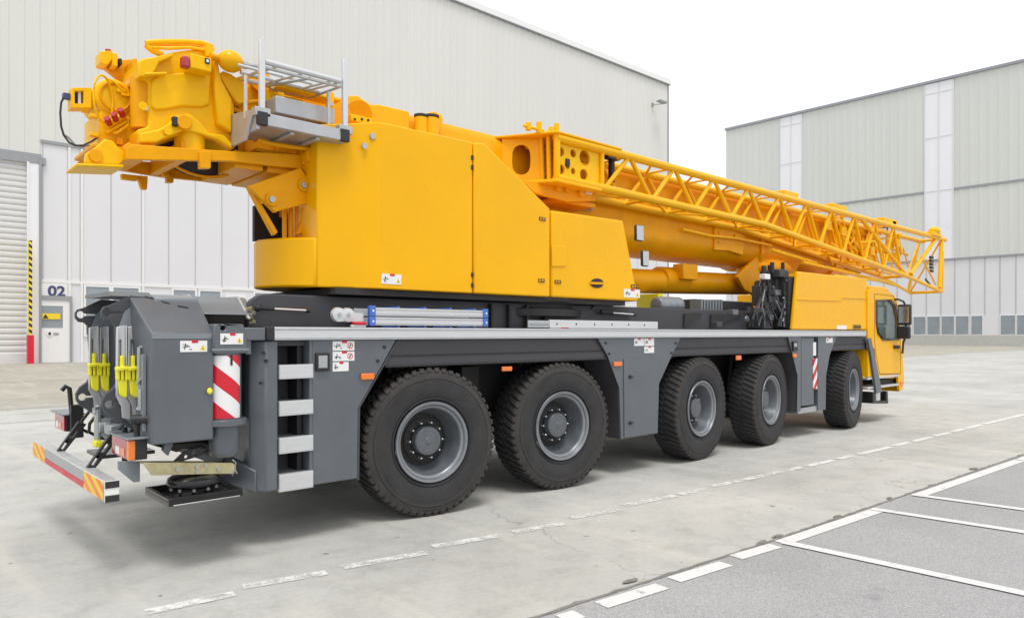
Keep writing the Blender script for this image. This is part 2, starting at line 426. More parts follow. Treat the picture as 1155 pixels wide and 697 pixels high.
b = MB(); b.box(XL, XR+.15, WY-.25, WY+42, ZT-.1, ZT+.12, 'flash').box(XL, XR+.15, WY-.3, WY-.05, ZT-.02, ZT+.5, 'trim'); b.build('roof', wh)
b = MB(); b.box(fx1, XR, WY-.12, WY+.1, ZC-.18, ZC, 'mull'); b.box(XL, fx1, WY-.16, WY+.1, 11.75, 11.93, 'mull'); b.box(XR-.12, XR+.06, WY-.1, WY+.2, 0, ZT, 'mull'); b.build('cladding_trim', wh)
b = MB(); b.box(fx1, XR-.1, WY-.03, WY+.12, 0, ZC-.18, 'panel'); b.build('lower_panels', wh)
b = MB(); x = fx1+.02; k = 0
for px in (48,78,92,125,161,190,220,250,280): 
    xx = PX(px, WY)
    if px in (78,92,161): b.box(xx-.06, xx+.06, WY-.1, WY-.02, 0, ZC-.18, 'trim'); b.box(xx-.1, xx-.06, WY-.06, WY-.02, 4.8, ZC-.18, 'joint')
    else: b.box(xx-.03, xx+.03, WY-.05, WY-.02, 4.8, ZC-.18, 'joint')
x = PX(280,WY)+1.7
while x < XR-1: b.box(x-.03, x+.03, WY-.05, WY-.02, 4.8, ZC-.18, 'joint'); x += 1.72
b.box(fx1, XR-.1, WY-.09, WY-.031, 4.62, 4.78, 'trim'); b.build('panel_joints', wh)
# windows under the strip
def window(parent, x0, x1, z0, z1, Y, flip=False):
    f = MB(); t = .12
    f.box(x0,x1,Y-.12,Y-.02,z1-t,z1,'trim').box(x0,x1,Y-.12,Y-.02,z0,z0+t,'trim').box(x0,x0+t,Y-.12,Y-.02,z0+t,z1-t,'trim').box(x1-t,x1,Y-.12,Y-.02,z0+t,z1-t,'trim')
    o = f.build('window', parent); p = MB(); p.box(x0+t,x1-t,Y-.07,Y-.033,z0+t,z1-t,'wglass'); p.build('pane', o)
ws = [PX(p, WY) for p in (94,125,161)]
window(wh, ws[0], ws[1], 1.5, 4.6, WY); window(wh, ws[1], ws[2]-.15, 1.5, 4.6, WY)
for a, c in ((193,221.5),(223,250),(254,276)): window(wh, PX(a,WY), PX(c,WY), 1.5, 4.6 if a<250 else 4.25, WY)
x = PX(285,WY)
while x < XR-4:
    for q in range(4): window(wh, x, x+1.65, 1.5, 4.6, WY); x += 1.72
    x += 1.2
# roller gate: fine slats
b = MB(); zz = 0; n = 0
while zz < 11.5:
    a = [b.bm.verts.new(p) for p in ((XL,WY+.02,zz),(gx1,WY+.02,zz),(gx1,WY-.05,zz+.11),(XL,WY-.05,zz+.11),(XL,WY-.05,zz+.25),(gx1,WY-.05,zz+.25),(gx1,WY+.02,zz+.33),(XL,WY+.02,zz+.33))]
    b.face([a[0],a[1],a[2],a[3]],'shutter'); b.face([a[3],a[2],a[5],a[4]],'shutter'); b.face([a[4],a[5],a[6],a[7]],'shutter'); zz += .33
b.box(XL, gx1, WY-.08, WY+.0, 0, .5, 'shutter')
gt = b.build('roller_gate', wh, recalc=False, smooth=0)
b = MB(); b.box(gx1, fx1, WY-.2, WY+.1, 0, 11.72, 'panelw'); b.box(gx1-.02, gx1+.1, WY-.25, WY-.2, 0, 11.4, 'trim'); b.box(fx1-.12, fx1, WY-.26, WY-.2, 0, 11.7, 'mull')
b.box(XL, gx1+.9, WY-.22, WY+.05, 11.35, 11.74, 'mull'); b.build('gate_frame', wh)
# door
dx0, dx1 = PX(38.5,WY-.2), PX(79,WY-.2); dz = 3.62; dY = WY-.24
b = MB(); b.box(dx0-.12,dx1+.12,WY-.18,WY-.02,dz,dz+.25,'mull').box(dx0-.12,dx0,WY-.18,WY-.02,0,dz,'trim').box(dx1,dx1+.12,WY-.18,WY-.02,0,dz,'mull')
door = b.build('entrance_door', wh)
wx0, wx1 = PX(44.5,dY), PX(71.5,dY); wz0, wz1 = W(58,370,y=dY).z, W(58,345,y=dY).z
b = MB(); b.plate([(dx0,.02),(dx1,.02),(dx1,dz),(dx0,dz)], [[(wx0,wz0),(wx1,wz0),(wx1,wz1),(wx0,wz1)]], lambda a,c,d:(a,WY-.12+d,c), .08, 'trim'); b.build('door_leaf', door)
b = MB(); b.box(wx0,wx1,WY-.09,WY-.06,wz0,wz1,'wglass'); b.build('door_glass', door)
b = MB(); b.pbox(47.5,353.5,68,360,WY-.14,.02,'ylab'); q = W(51.5,357,y=WY-.16); b.prism([(q.x-.14,WY-.16,q.z-.1),(q.x+.14,WY-.16,q.z-.1),(q.x,WY-.16,q.z+.14)],(0,.015,0),'ink'); b.build('yellow_door_sign', door)
b = MB(); q = W(56,376.3,y=WY-.15); b.lathe([(.0,-.01),(.17,-.01),(.17,.02)],(q.x,WY-.15,q.z),'y','white',20); b.box(q.x-.06,q.x+.06,WY-.18,WY-.165,q.z-.08,q.z+.08,'ink'); b.box(q.x+.2,q.x+.45,WY-.15,WY-.13,q.z-.07,q.z+.05,'mull'); b.build('small_notice', door)
b = MB(); b.box(dx0-.12, dx1-.1, WY-.09, WY-.032, dz+.26, 4.6, 'trim'); sg = b.build('number_panel', wh)
side_text('number_lettering', '02', 64, 328.9, WY-.115, .80, 'navy', sg, extrude=.01, bold=.022, xs=1.1)
# wall lamp near the corner
b = MB(); q = W(736,118.5,y=WY-.1); b.box(q.x-.1,q.x+.1,WY-.2,WY,q.z-.2,q.z+.2,'mull').tube((q.x,WY-.1,q.z),(q.x+1.0,WY-1.2,q.z+.1),.05,'mull').box(q.x-.4,q.x+.8,WY-1.5,WY-.9,q.z+.05,q.z+.2,'mull'); b.build('wall_lamp', wh)
# striped guard post at the gate
gp = tag(empty('guard_post', (PX(34.5,WY-.8),WY-.8,0)), 'slim post with yellow and black stripes and red foot beside the roller gate', 'guard post')
gxa, gxb = PX(32.5,WY-.8), PX(36.3,WY-.8)
b = MB(); b.box(gxa,gxb,WY-.8,WY-.5,1.62,6.9,'ylab')
for poly,k in bands((gxa,1.62,gxb,6.9), .17, .7, 0):
    if k % 2: b.xz(poly, WY-.806, WY-.801, 'ink')
b.build('striped_shaft', gp)
b = MB(); b.box(gxa-.06,gxb+.08,WY-.84,WY-.46,0,1.6,'red'); b.build('red_foot', gp)

# ---------------------------------------------------------------- right warehouse (faces the yard)
BX = 114.0
def YX(px): return W(px, 300, x=BX).y
yl = W(819,146,x=BX).y; ZR = 37.4
rw = tag(empty('factory_hall', (BX, 30, 0)), 'tall grey hall with white vertical light strips and a row of low windows at right', 'factory hall')
s1 = (YX(905), YX(880)); s2 = (YX(1076), YX(1043)); YR = -40
b = MB(); b.box(BX+.2, BX+60, YR, yl-.05, 0, ZR-.1, 'clad2'); b.build('wall', rw)
b = MB()
for ya, yb in ((yl, s1[1]), (s1[0], s2[1]), (s2[0], YR)): ribbed(b, (BX,ya,0), (BX,yb,0), 12.2, ZR, (-1,0,0), 1.15, .035, 'clad2')
b.build('ribbed_cladding', rw, recalc=False, smooth=0)
b = MB(); b.box(BX-.3, BX+60, YR, yl+.1, ZR-.1, ZR+.25, 'flash'); b.build('roof', rw)
for s_ in (s1, s2):
    w_ = MB(); w_.box(BX-.05, BX+.2, s_[0], s_[1], 12.2, ZR-.15, 'panelw'); o = w_.build('light_strip', rw)
    w_ = MB(); mid = (s_[0]+s_[1])/2
    for y_ in (s_[0]+.05, mid, s_[1]-.05): w_.box(BX-.14, BX-.05, y_-.07, y_+.07, 12.2, ZR-.2, 'panel')
    for z_ in (ZR-1.6, 29.5, 21.9): w_.box(BX-.10, BX-.055, s_[0]+.15, s_[1]-.15, z_-.06, z_+.06, 'panel')
    w_.build('strip_frame', o)
b = MB()
b.box(BX-.13, BX-.001, yl-.01, s1[1]+.02, 21.7, 22.0, 'mull'); b.box(BX-.13, BX-.001, s2[1]+.02, s1[0]-.02, 21.7, 22.0, 'mull'); b.box(BX-.13, BX-.001, YR, s2[0]-.02, 21.7, 22.0, 'mull')
b.box(BX-.2, BX+.1, YR, yl, 11.95, 12.2, 'mull'); b.build('cladding_trim', rw)
b = MB(); b.box(BX, BX+.19, YR, yl, 1.45, 11.95, 'panel'); b.build('lower_panels', rw)
b = MB(); y_ = YX(1040)
pts = [YX(p) for p in (1012,1028,1045,1061.5,1077,1094,1111,1128,1146)]
step = pts[4]-pts[5]
y_ = pts[0]+step
while y_ < yl: b.box(BX-.06, BX-.001, y_-.05, y_+.05, 4.3, 11.95, 'joint'); y_ += step*1.05
for p in pts: b.box(BX-.06, BX-.001, p-.05, p+.05, 4.3, 11.95, 'joint')
y_ = pts[-1]-step
while y_ > YR: b.box(BX-.06, BX-.001, y_-.05, y_+.05, 4.3, 11.95, 'joint'); y_ -= step
b.build('panel_joints', rw)
b = MB(); b.box(BX-.15, BX+.19, YR, yl, 0, 1.44, 'plinth'); b.build('plinth', rw)
def windowx(y0, y1, z0, z1):
    f = MB(); t = .08; X = BX-.12
    f.box(X,X+.11,y0,y1,z1-t,z1,'trim').box(X,X+.11,y0,y1,z0,z0+t,'trim').box(X,X+.11,y0,y0+t,z0+t,z1-t,'trim').box(X,X+.11,y1-t,y1,z0+t,z1-t,'trim')
    o = f.build('window', rw); p = MB(); p.box(X+.05,X+.08,y0+t,y1-t,z0+t,z1-t,'wglass'); p.build('pane', o)
for a, c in ((1012,1028),(1030,1045),(1045.5,1061),(1061.5,1077),(1077.5,1093.5),(1095,1109),(1128,1146),(1146.5,1165),(1165.5,1184)):
    windowx(YX(c), YX(a), 1.45, 4.15)
for a in range(6):
    windowx(YX(1012)+.3+a*1.95, YX(1012)+.3+a*1.95+1.9, 1.45, 4.15)

# ================================================================ CRANE
YN, YF, YC = 5.5, 8.2, 6.85
crane = tag(empty('mobile_crane', (8.6, YC, 0)), 'yellow and grey five axle mobile crane with folded lattice jib parked in the yard', 'mobile crane')
def part(mb, name, parent=None, **k): return mb.build(name, parent if parent is not None else crane, **k)

# ---------------- wheels
WR = .69
def make_wheel(cx, side, steer):
    cy = YN+.17 if side < 0 else YF-.17
    e = empty('wheel', (cx, cy, WR), crane)
    return e
TW = .20   # half width
def tyre_mb():
    t = MB()
    prof = [(.355,-.13),(.375,-.165),(.42,-.195),(.50,-.205),(.572,-.203),(.63,-.198),(.658,-.186),(.674,-.16),(.674,.16),(.658,.186),(.63,.198),(.575,.20),(.42,.195),(.355,.13)]
    mats = ['rubber']*4+['dust']*3+['rubber']*1+['dust']*2+['rubber']*3
    t.lathe(prof, (0,0,0), 'y', 'rubber', 72, mats)
    t.lathe([(.585,-.2035),(.592,-.2085),(.600,-.203)], (0,0,0), 'y', 'rubber', 72)
    t.lathe([(.395,-.188),(.402,-.203),(.412,-.200)], (0,0,0), 'y', 'rubber', 72)
    n = 54
    for i in range(n):
        for sgn in (-1,1):
            a = 2*PI*(i+(.5 if sgn>0 else 0))/n; w = 2*PI/n*.33
            # shoulder lug: wraps from the tread centre over the shoulder
            sec = [(.690,.012),(.690,.166),(.680,.188),(.655,.198)]
            inn = [(.655,.012),(.655,.150),(.650,.170),(.635,.184)]
            skew = .11
            rings = []
            for k_, ((r1,h1),(r0,h0)) in enumerate(zip(sec, inn)):
                sh = skew*(1-h1/.2)
                quad = []
                for (r,h,da) in ((r1,h1,-w*.85),(r1,h1,w*.85),(r0,h0,w),(r0,h0,-w)):
                    A_ = a+da+sh*sgn; quad.append(t.bm.verts.new((math.cos(A_)*r, sgn*h, math.sin(A_)*r)))
                rings.append(quad)
            for k_ in range(3):
                for c_ in range(4): t.face([rings[k_][c_], rings[k_][(c_+1)%4], rings[k_+1][(c_+1)%4], rings[k_+1][c_]], 'rubber' if k_<1 else 'dust')
            t.face(rings[0],'rubber'); t.face(rings[3][::-1],'rubber')
    return t
def dup(o, parent):
    c = o.copy(); COL.objects.link(c); c.parent = parent
    for ch in o.children: dup(ch, c)
    return c
xs = [4.05, 5.80, 8.48, 10.35, 13.34]; steer = [-8.5, -6.5, 4, 7, 9.5]
def proto_wheel():
    e = MB(); e.lathe([(.0,.02),(.235,.02),(.26,.035)], (0,0,0), 'y', 'shade_steel', 40); 
    # disc with slots (dark) + back of rim
    e = e.build('wheel', None, origin=(0,0,0))
    o = tyre_mb().build('tyre', None, origin=(0,0,0), smooth=28); o.parent = e
    r = MB(); r.lathe([(.372,-.175),(.378,-.19),(.372,-.20),(.352,-.197),(.343,-.182),(.324,-.174),(.314,-.165),(.304,-.14),(.287,-.04),(.262,.0),(.25,.03)], (0,0,0), 'y', 'rim', 64, ['flange']*6+['rim']*4)
    r.lathe([(.335,-.178),(.341,-.186),(.349,-.187)], (0,0,0), 'y', 'rim', 64)
    o = r.build('rim', None, origin=(0,0,0)); o.parent = e
    h = MB(); h.lathe([(.0,-.115),(.03,-.115),(.035,-.11),(.126,-.108),(.135,-.098),(.137,-.03),(.15,-.01),(.205,.0)], (0,0,0), 'y', 'rim', 40, ['rim']*5+['shade_steel']*2)
    h.lathe([(.095,-.1095),(.1,-.1115),(.105,-.109)], (0,0,0), 'y', 'rim', 40)
    o = h.build('hub', None, origin=(0,0,0)); o.parent = e
    for i in range(10):
        a = 2*PI*i/10; nb = MB(); p = (math.cos(a)*.172, 0, math.sin(a)*.172)
        nb.tube((p[0],.01,p[2]),(p[0],-.06,p[2]),.013,'galv',6).ell((p[0],-.064,p[2]),(.013,.013,.013),'strutm',10,6)
        o = nb.build('wheel_nut', None, origin=(0,0,0)); o.parent = e
    return e
pw = proto_wheel(); first = True
for x_, st in zip(xs, steer):
    for sd in (-1, 1):
        w_ = pw if first else dup(pw, None); first = False
        w_.parent = crane; w_.location = Vector((x_, YN+.17 if sd < 0 else YF-.17, WR)) - crane.location
        w_.rotation_euler = (0, 0, R(st)+(0 if sd < 0 else PI))
        for ch in w_.children:
            if ch.name.startswith('tyre'): ch.rotation_euler = (0, random.random()*3, 0)
for x_ in xs:
    a = MB(); a.tube((x_,YN+.25,WR),(x_,YF-.25,WR),.09,'black',12); a.box(x_-.2,x_+.2,YC-.25,YC+.25,WR-.2,WR+.22,'black'); part(a,'axle',bevel=.02)

# ---------------- chassis
ZS = 1.645
c = MB(); c.box(2.35,13.6,YC-.62,YC+.62,.62,1.62,'shade_steel'); part(c,'chassis_frame')
c = MB(); c.box(2.5,13.7,YN+.06,YF-.06,1.60,1.655,'dgrey'); c.box(2.42,13.75,YN+.08,YF-.08,1.66,1.735,'dgrey'); part(c,'deck')
x0r, x1r = PX(308,YN), PX(975,YN)
for y0,y1 in ((YN-.03,YN+.07),(YF-.07,YF+.03)):
    c = MB(); c.box(x0r,x1r,y0,y1,ZS+.002,1.75,'alu'); c.box(x0r,x1r,y0-.006,y0,ZS+.012,ZS+.022,'galv'); c.box(x0r,x1r,y0-.006,y0,1.728,1.742,'galv')
    part(c,'deck_edge_rail',bevel=.008)
c = MB(); c.box(x0r-.065,x0r-.002,YN-.032,YN+.09,ZS,1.752,'black'); part(c,'rail_end_cap',bevel=.008)
c = MB(); c.box(x0r-.24,x0r-.067,YN-.02,YF+.02,ZS,1.745,'grey'); part(c,'rear_deck_beam',bevel=.01)

# rear side box with the step recess
def outl(pp, Y=YN): return [XZ(a,b_,Y) for a,b_ in pp]
xl, xs0, xs1 = PX(313.6,YN), PX(314.5,YN), PX(353,YN)
zb = W(313.6,553,y=YN).z
zbL = zb
o1 = outl([(353,384.5),(447.5,384.5),(404,460.5),(403,542),(353,549)])
o1[0] = (xs1,ZS); o1[1] = (PX(447,YN),ZS); o1[3] = (o1[3][0], zbL); o1[4] = (xs1, zbL)
c = MB(); c.xz(o1, YN, YN+.04, 'grey')
c.box(o1[3][0]-.03,o1[3][0],YN+.041,YC-.6,zbL,o1[2][1],'dgrey')
side1 = part(c,'side_panel',bevel=.006)
c = MB(); c.box(xs1-.03,xs1-.002,YN+.002,YN+.30,zbL,ZS-.002,'grey'); c.box(xl,xs1,YN+.28,YN+.31,zbL,ZS-.002,'dgrey'); c.box(xs1-.09,xs1-.05,YN+.1,YN+.27,zbL+.02,ZS-.01,'black'); part(c,'step_recess')
for ya,yb_ in ((411,426.8),(451.4,467.8),(492,509.8),(532.6,552)):
    z1 = W(333,ya,y=YN).z; z0 = W(333,yb_,y=YN).z
    c = MB(); c.box(xs0,xs1-.003,YN-.012,YN+.02,z0,z1,'alu'); c.box(xs0,xs1-.035,YN+.021,YN+.24,z1-.03,z1-.004,'galv')
    c.box(xs0+.005,xs1-.008,YN-.0145,YN-.0125,z0+.012,z1-.012,'alu')
    part(c,'step',bevel=.005)
# corner post left of the steps and the rear transverse wall
xc0 = PX(283,YN)
c = MB(); zt_ = W(300,520,y=YN).z
c.plan([(xl,YN),(xl,YN+.55),(xl-.19,YN+.55),(xl-.19,YN+.10),(xl-.10,YN+.0)], zbL, ZS-.003, 'grey')
part(c,'corner_post',bevel=.012)
c = MB(); c.box(xl-.16,xl-.10,YN+.56,YF-.3,zbL+.1,ZS-.003,'dgrey'); part(c,'rear_wall',bevel=.01)
c = MB()
c.prism([(xl-.165,YN+.04,zbL),(xl-.165,YN+.04,zbL+.17),(xl-.34,YN+.36,zbL+.3),(xl-.34,YN+.36,zbL+.06)],(.05,.05,0),'grey')
part(c,'splash_guard',bevel=.01)
# mudguards
def arch(pxa, pxb, z0, z1=ZS-.003):
    a, b_ = PX(pxa,YN), PX(pxb,YN)
    m = MB(); m.box(a,b_,YN+.03,YN+.06,z0,z1,'dgrey'); m.box(a,b_,YN+.015,YN+.031,z0,z0+.018,'black'); m.box(a,b_,YN+.018,YN+.029,z0+.10,z0+.107,'black')
    m.box(a,b_,YN+.061,YN+.62,z1-.14,z1-.10,'shade_steel'); part(m,'mudguard',bevel=.004)
arch(436,690,1.395); arch(757,893,1.40); arch(938,979,1.40)
def flap(pp, name='mudguard_end'):    # sloping inner edges beside the wheel arches
    m = MB(); q = outl(pp); n = len(q)
    for i in range(n-1):
        (xa,za),(xb,zb_) = q[i],q[i+1]
        m.prism([(xa,YN+.002,za),(xb,YN+.002,zb_),(xb,YN+.42,zb_),(xa,YN+.42,za)],(.02,0,.004),'dgrey')
    part(m,name)
# middle tool box panel
zb2 = W(721,492,y=YN).z
o2 = outl([(674.4,382.5),(684.8,400),(698.6,438),(700.3,495),(742,489),(743.6,432.7),(761,394.6),(768,382.5)])
o2[0]=(o2[0][0],ZS); o2[-1]=(o2[-1][0],ZS); o2[3]=(o2[3][0],zb2); o2[4]=(o2[4][0],zb2)
c = MB(); c.xz(o2,YN,YN+.03,'grey'); c.box(o2[3][0]+.02,o2[4][0]-.02,YN+.031,YC-.6,zb2+.01,1.5,'grey'); tb = part(c,'tool_box',bevel=.006)
c = MB(); c.xz([(a,b_) for a,b_ in outl([(703,404.5),(703.5,493.5),(741,488),(742,403.5)])],YN-.012,YN-.001,'grey'); td = part(c,'tool_box_door',tb,bevel=.004)
for py in (425,477):
    c = MB(); p = W(711,py,y=YN-.02); c.lathe([(0,-.012),(.022,-.012),(.024,0)],(p.x,YN-.012,p.z),'y','black',14); c.box(p.x,p.x+.05,YN-.03,YN-.013,p.z-.008,p.z+.008,'black'); part(c,'door_latch',tb)
flap([(674.4,382.5),(684.8,400),(698.6,438),(700.3,495)]); flap([(447.5,384.5),(404,460.5),(403,542)])
# forward posts
o3 = outl([(889,380.6),(893.7,399),(899.6,424),(899,464),(903.5,463.5),(903.5,380.5)]); o3[0]=(o3[0][0],ZS); o3[-1]=(o3[-1][0],ZS)
c = MB(); c.xz(o3,YN,YN+.03,'grey'); c.pbox(904,381,918,457,YN,.5,'grey'); part(c,'side_panel',bevel=.005)
flap([(889,380.6),(893.7,399),(899.6,424),(899,464)])
o4 = outl([(923,380.6),(922.5,463),(931.4,462),(932,424),(936,400.6),(943.7,380.6)]); o4[0]=(o4[0][0],ZS); o4[-1]=(o4[-1][0],ZS)
c = MB(); c.xz(o4,YN,YN+.35,'grey'); part(c,'side_panel',bevel=.005)
o5 = outl([(976,382),(980,381),(992.5,442),(986,443),(979.5,398)])
c = MB(); c.xz(o5,YN-.045,YN-.015,'grey'); c.xz([(x-.02,z) for x,z in o5],YN-.0149,YN-.001,'grey'); part(c,'mud_flap',bevel=.008)
c = MB(); c.pbox(900,459,924,465,YN+.02,.3,'galv'); part(c,'front_step',bevel=.004)
# red white board between the posts
c = MB(); X0,Z0 = XZ(917.5,439,YN-.01); X1,Z1 = XZ(921,404,YN-.01)
for poly,k in bands((X0,Z0,X1+.03,Z1), .12, -1.2, .02): c.xz(poly,YN-.01,YN+.0,'red' if k%2 else 'white')
part(c,'warning_board')
c = MB(); c.pbox(917.5,386,920.5,401,YN-.01,.01,'white'); part(c,'warning_board')
# far side skirts (simple mirror)
for o_ in (o1,o2,o4):
    c = MB(); c.xz(o_,YF-.03,YF,'grey'); part(c,'side_panel')
c = MB(); c.box(PX(436,YN),PX(690,YN),YF-.06,YF-.035,1.395,ZS,'dgrey'); c.box(PX(757,YN),PX(979,YN),YF-.06,YF-.035,1.395,ZS,'dgrey'); part(c,'mudguard')
# cross members and struts in the gloom
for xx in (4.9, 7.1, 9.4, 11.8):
    c = MB(); c.box(xx-.12,xx+.12,YN+.5,YF-.5,.95,1.35,'shade_steel'); part(c,'cross_member',bevel=.01)
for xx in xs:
    for yy in (YN+.55, YF-.55):
        c = MB(); c.tube((xx-.25,yy,.75),(xx-.1,yy,1.5),.06,'black',10); part(c,'suspension_strut')
# markers and lamps
def marker(px0,py0,px1,py1,Y=YN):
    m = MB(); m.pbox(px0,py0,px1,py1,Y-.025,.023,'amber'); part(m,'side_marker',bevel=.006)
marker(408,421,422.5,428); marker(567,413.5,578,418.5,YN+.02); marker(693,408,702,413); marker(831,401,836.5,406,YN+.02); marker(895,399,899,403); 
c = MB(); c.pbox(357,398,372.5,418.5,YN-.03,.028,'black'); wl = part(c,'work_lamp',bevel=.008)
c = MB(); c.pbox(359.5,401,369.5,415,YN-.036,.005,'lens'); part(c,'lamp_lens',wl,bevel=.003)
c = MB(); c.pbox(895,385,900,396,YN-.03,.028,'black'); wl = part(c,'work_lamp',bevel=.005)
c = MB(); c.pbox(896,387,899,391,YN-.036,.005,'lens'); part(c,'lamp_lens',wl)
def bolts(lst, Y, parent=None, m='black', r=.014):
    for px,py in lst:
        q = W(px,py,y=Y); b_ = MB(); b_.tube((q.x,Y+.004,q.z),(q.x,Y-.012,q.z),r,m,8); part(b_,'bolt',parent)
bolts([(433.5,391.5),(426,407),(683,387),(687,399),(762,387),(757,398),(300,407),(294,432),(297,398)], YN)

def sticker(px0,py0,px1,py1,Y,style='glyph',parent=None, tri=True):
    x0,z0 = XZ(px0,py1,Y); x1,_ = XZ(px1,py1,Y); _,z1 = XZ((px0+px1)/2,py0,Y); _,z0 = XZ((px0+px1)/2,py1,Y)
    w,h = x1-x0, z1-z0; s = MB(); y0 = Y-.004
    s.box(x0,x1,y0,Y-.001,z0,z1,'white')
    s.box(x0+w*.42,x0+w*.66,y0-.0015,y0-.0003,z1-h*.20,z1+h*.04,'red')
    def seg(a,b_,c_,d,t=.05): 
        p,q = Vector((x0+a*w,0,z0+b_*h)), Vector((x0+c_*w,0,z0+d*h)); dd = (q-p).normalized(); nn = Vector((-dd.z,0,dd.x))*h*t
        s.prism([(v.x,y0-.0012,v.z) for v in (p-nn,q-nn,q+nn,p+nn)],(0,.001,0),'ink')
    for _ in range(4):
        a,b_ = .10+random.random()*.24, .22+random.random()*.5; seg(a,b_,a+.07*random.choice((-1,1))+.03,b_+.26*(random.random()-.5),.035)
    seg(.08,.44,.36,.48,.028); seg(.16,.22,.20,.76,.04)
    if style == 'glyph' and tri:
        s.prism([(x0+w*.72,y0-.0012,z0+h*.15),(x0+w*.95,y0-.0012,z0+h*.15),(x0+w*.835,y0-.0012,z0+h*.62)],(0,.001,0),'ylab')
        s.prism([(x0+w*.82,y0-.0022,z0+h*.2),(x0+w*.85,y0-.0022,z0+h*.2),(x0+w*.835,y0-.0022,z0+h*.5)],(0,.001,0),'ink')
    if style == 'ring':
        rr = h*.33; cx_,cz_ = x0+w*.8, z0+h*.5
        s.plate(circ(cx_,cz_,rr,20), [circ(cx_,cz_,rr*.75,20)], lambda a,b_,d:(a,y0-.0015+d,b_), .001, 'red'); seg(.76,.35,.84,.65,.06)
    return part(s,'warning_sticker',parent)
sticker(375,384.8,399.5,395.3,YN,'ring'); sticker(375,396.5,399.5,407,YN,'ring'); sticker(375,408.3,393,418.6,YN,'plain')
sticker(715,381.8,726,390,YN,'plain'); sticker(726.5,381.8,737.5,390,YN,'plain'); sticker(726.5,391,737.5,398,YN,'plain')
sticker(931.5,381,939,386.5,YN-.001,'plain')

# ---------------- deck top structures
YW = 5.95
c = MB(); pts = []
xa, xb = PX(279,YW), PX(893,YW); zt = 2.035
prof = [(xa,1.745),(xa,1.93),(xa+.03,1.98),(xa+.09,2.02),(xa+.16,zt),(xb,zt+.02),(xb,1.745)]
c.xz(prof,YW,YW+.06,'dgrey'); c.xz(prof,YF-.52,YF-.46,'dgrey'); c.box(xa+.3,PX(640,YW),YW+.07,YF-.53,1.745,1.9,'shade_steel'); part(c,'chassis_side_wall',bevel=.01)
for i,(pa_,pb_) in enumerate(((770,790),(800,835),(842,880))):
    q = MB(); a_,z_ = XZ(pa_,366,YW); b2,_ = XZ(pb_,366,YW); q.xz([(a_,1.78),(b2,1.98),(b2-.05,2.0),(a_+.02,1.98)],YW-.03,YW-.002,'shade_steel'); part(q,'gusset_shade')  # dark triangles paint the shadow of the wall's triangular recesses
for i in range(9):
    q = MB(); px = 455+i*20; a_ = PX(px,YW-.05); q.box(a_-.015,a_+.015,YW-.06,YW-.002,1.745,2.02,'shade_steel'); part(q,'stiffener_rib') if i > 4 else q.bm.free()
# gas struts on the wall
for (p0,p1) in (((291,347.5),(349,350.5)),((679,352),(717,355))):
    a_,b2 = W(*p0,y=YW-.06), W(*p1,y=YW-.06); d_ = (b2-a_)
    q = MB(); q.tube(a_,a_+d_*.3,.016,'black').tube(a_+d_*.3,a_+d_*.93,.013,'strutm').tube(a_+d_*.93,b2,.02,'black').ell(a_,(.03,.03,.03),'black',10,8); part(q,'gas_strut')
q = MB(); q.pxz([(667,349),(671,343.5),(690,344),(696,349.5)],YW-.02,.08,'dgrey'); part(q,'lifting_lug',bevel=.008)
# slewing ring
q = MB(); q.lathe([(.0,1.9),(1.05,1.9),(1.05,1.98),(.98,2.0),(.98,2.06),(1.08,2.07),(1.08,2.13),(0,2.13)],(6.05,YC,0),'z','shade_steel',72); part(q,'slewing_ring')

# ---------------- superstructure cabinets
YT = 5.75; ZB = 2.11; YTB = 6.48
tx0 = PX(428,YT); tx1 = PX(533,YT)
q = MB(); zt1 = 3.65
plan1 = [(tx1,YT),(tx0,YT),(3.07,5.91),(3.07,YTB),(tx1,YTB)]
lo = [q.bm.verts.new((x,y,ZB)) for x,y in plan1]
hi = [q.bm.verts.new((x,y,z)) for (x,y),z in zip(plan1,(3.655,3.645,3.55,3.55,3.655))]
q.face(lo[::-1],'yellow'); q.face([hi[0],hi[1],hi[4]],'yellow'); q.face([hi[1],hi[2],hi[3],hi[4]],'yellow')
for i in range(5): q.face([lo[i],lo[(i+1)%5],hi[(i+1)%5],hi[i]],'yellow')
cab1 = part(q,'rear_cabinet',bevel=.012,seg=2,smooth=8)
q = MB()
pl2 = [(3.065,5.915),(2.90,6.06),(2.80,6.24),(2.75,6.44),(2.80,6.62),(2.95,6.78),(3.2,6.88),(3.3,6.88),(3.3,5.95)]
q.plan(pl2,ZB,2.55,'yellow'); part(q,'rear_apron',bevel=.02)
q = MB(); o_ = outl([(534.5,330),(534.5,160.8),(546,161.5),(620.6,235.5),(620.6,330)],YT); o_[0]=(o_[0][0],ZB); o_[-1]=(o_[-1][0],ZB)
q.xz(o_,YT,YTB,'yellow'); cab2 = part(q,'middle_cabinet',bevel=.018,seg=3)
q = MB(); o_ = outl([(622.4,330),(622.4,237.2),(703,248.8),(720.5,336.5)],YT); o_[0]=(o_[0][0],ZB); o_[-1]=(o_[-1][0],ZB)
q.xz(o_,YT,YTB,'yellow'); cab3 = part(q,'front_cabinet',bevel=.022,seg=3)
q = MB(); q.box(3.2,PX(715,YT)-.1,YT+.06,YTB+.9,ZB-.06,ZB-.002,'shade_steel'); part(q,'turret_floor')
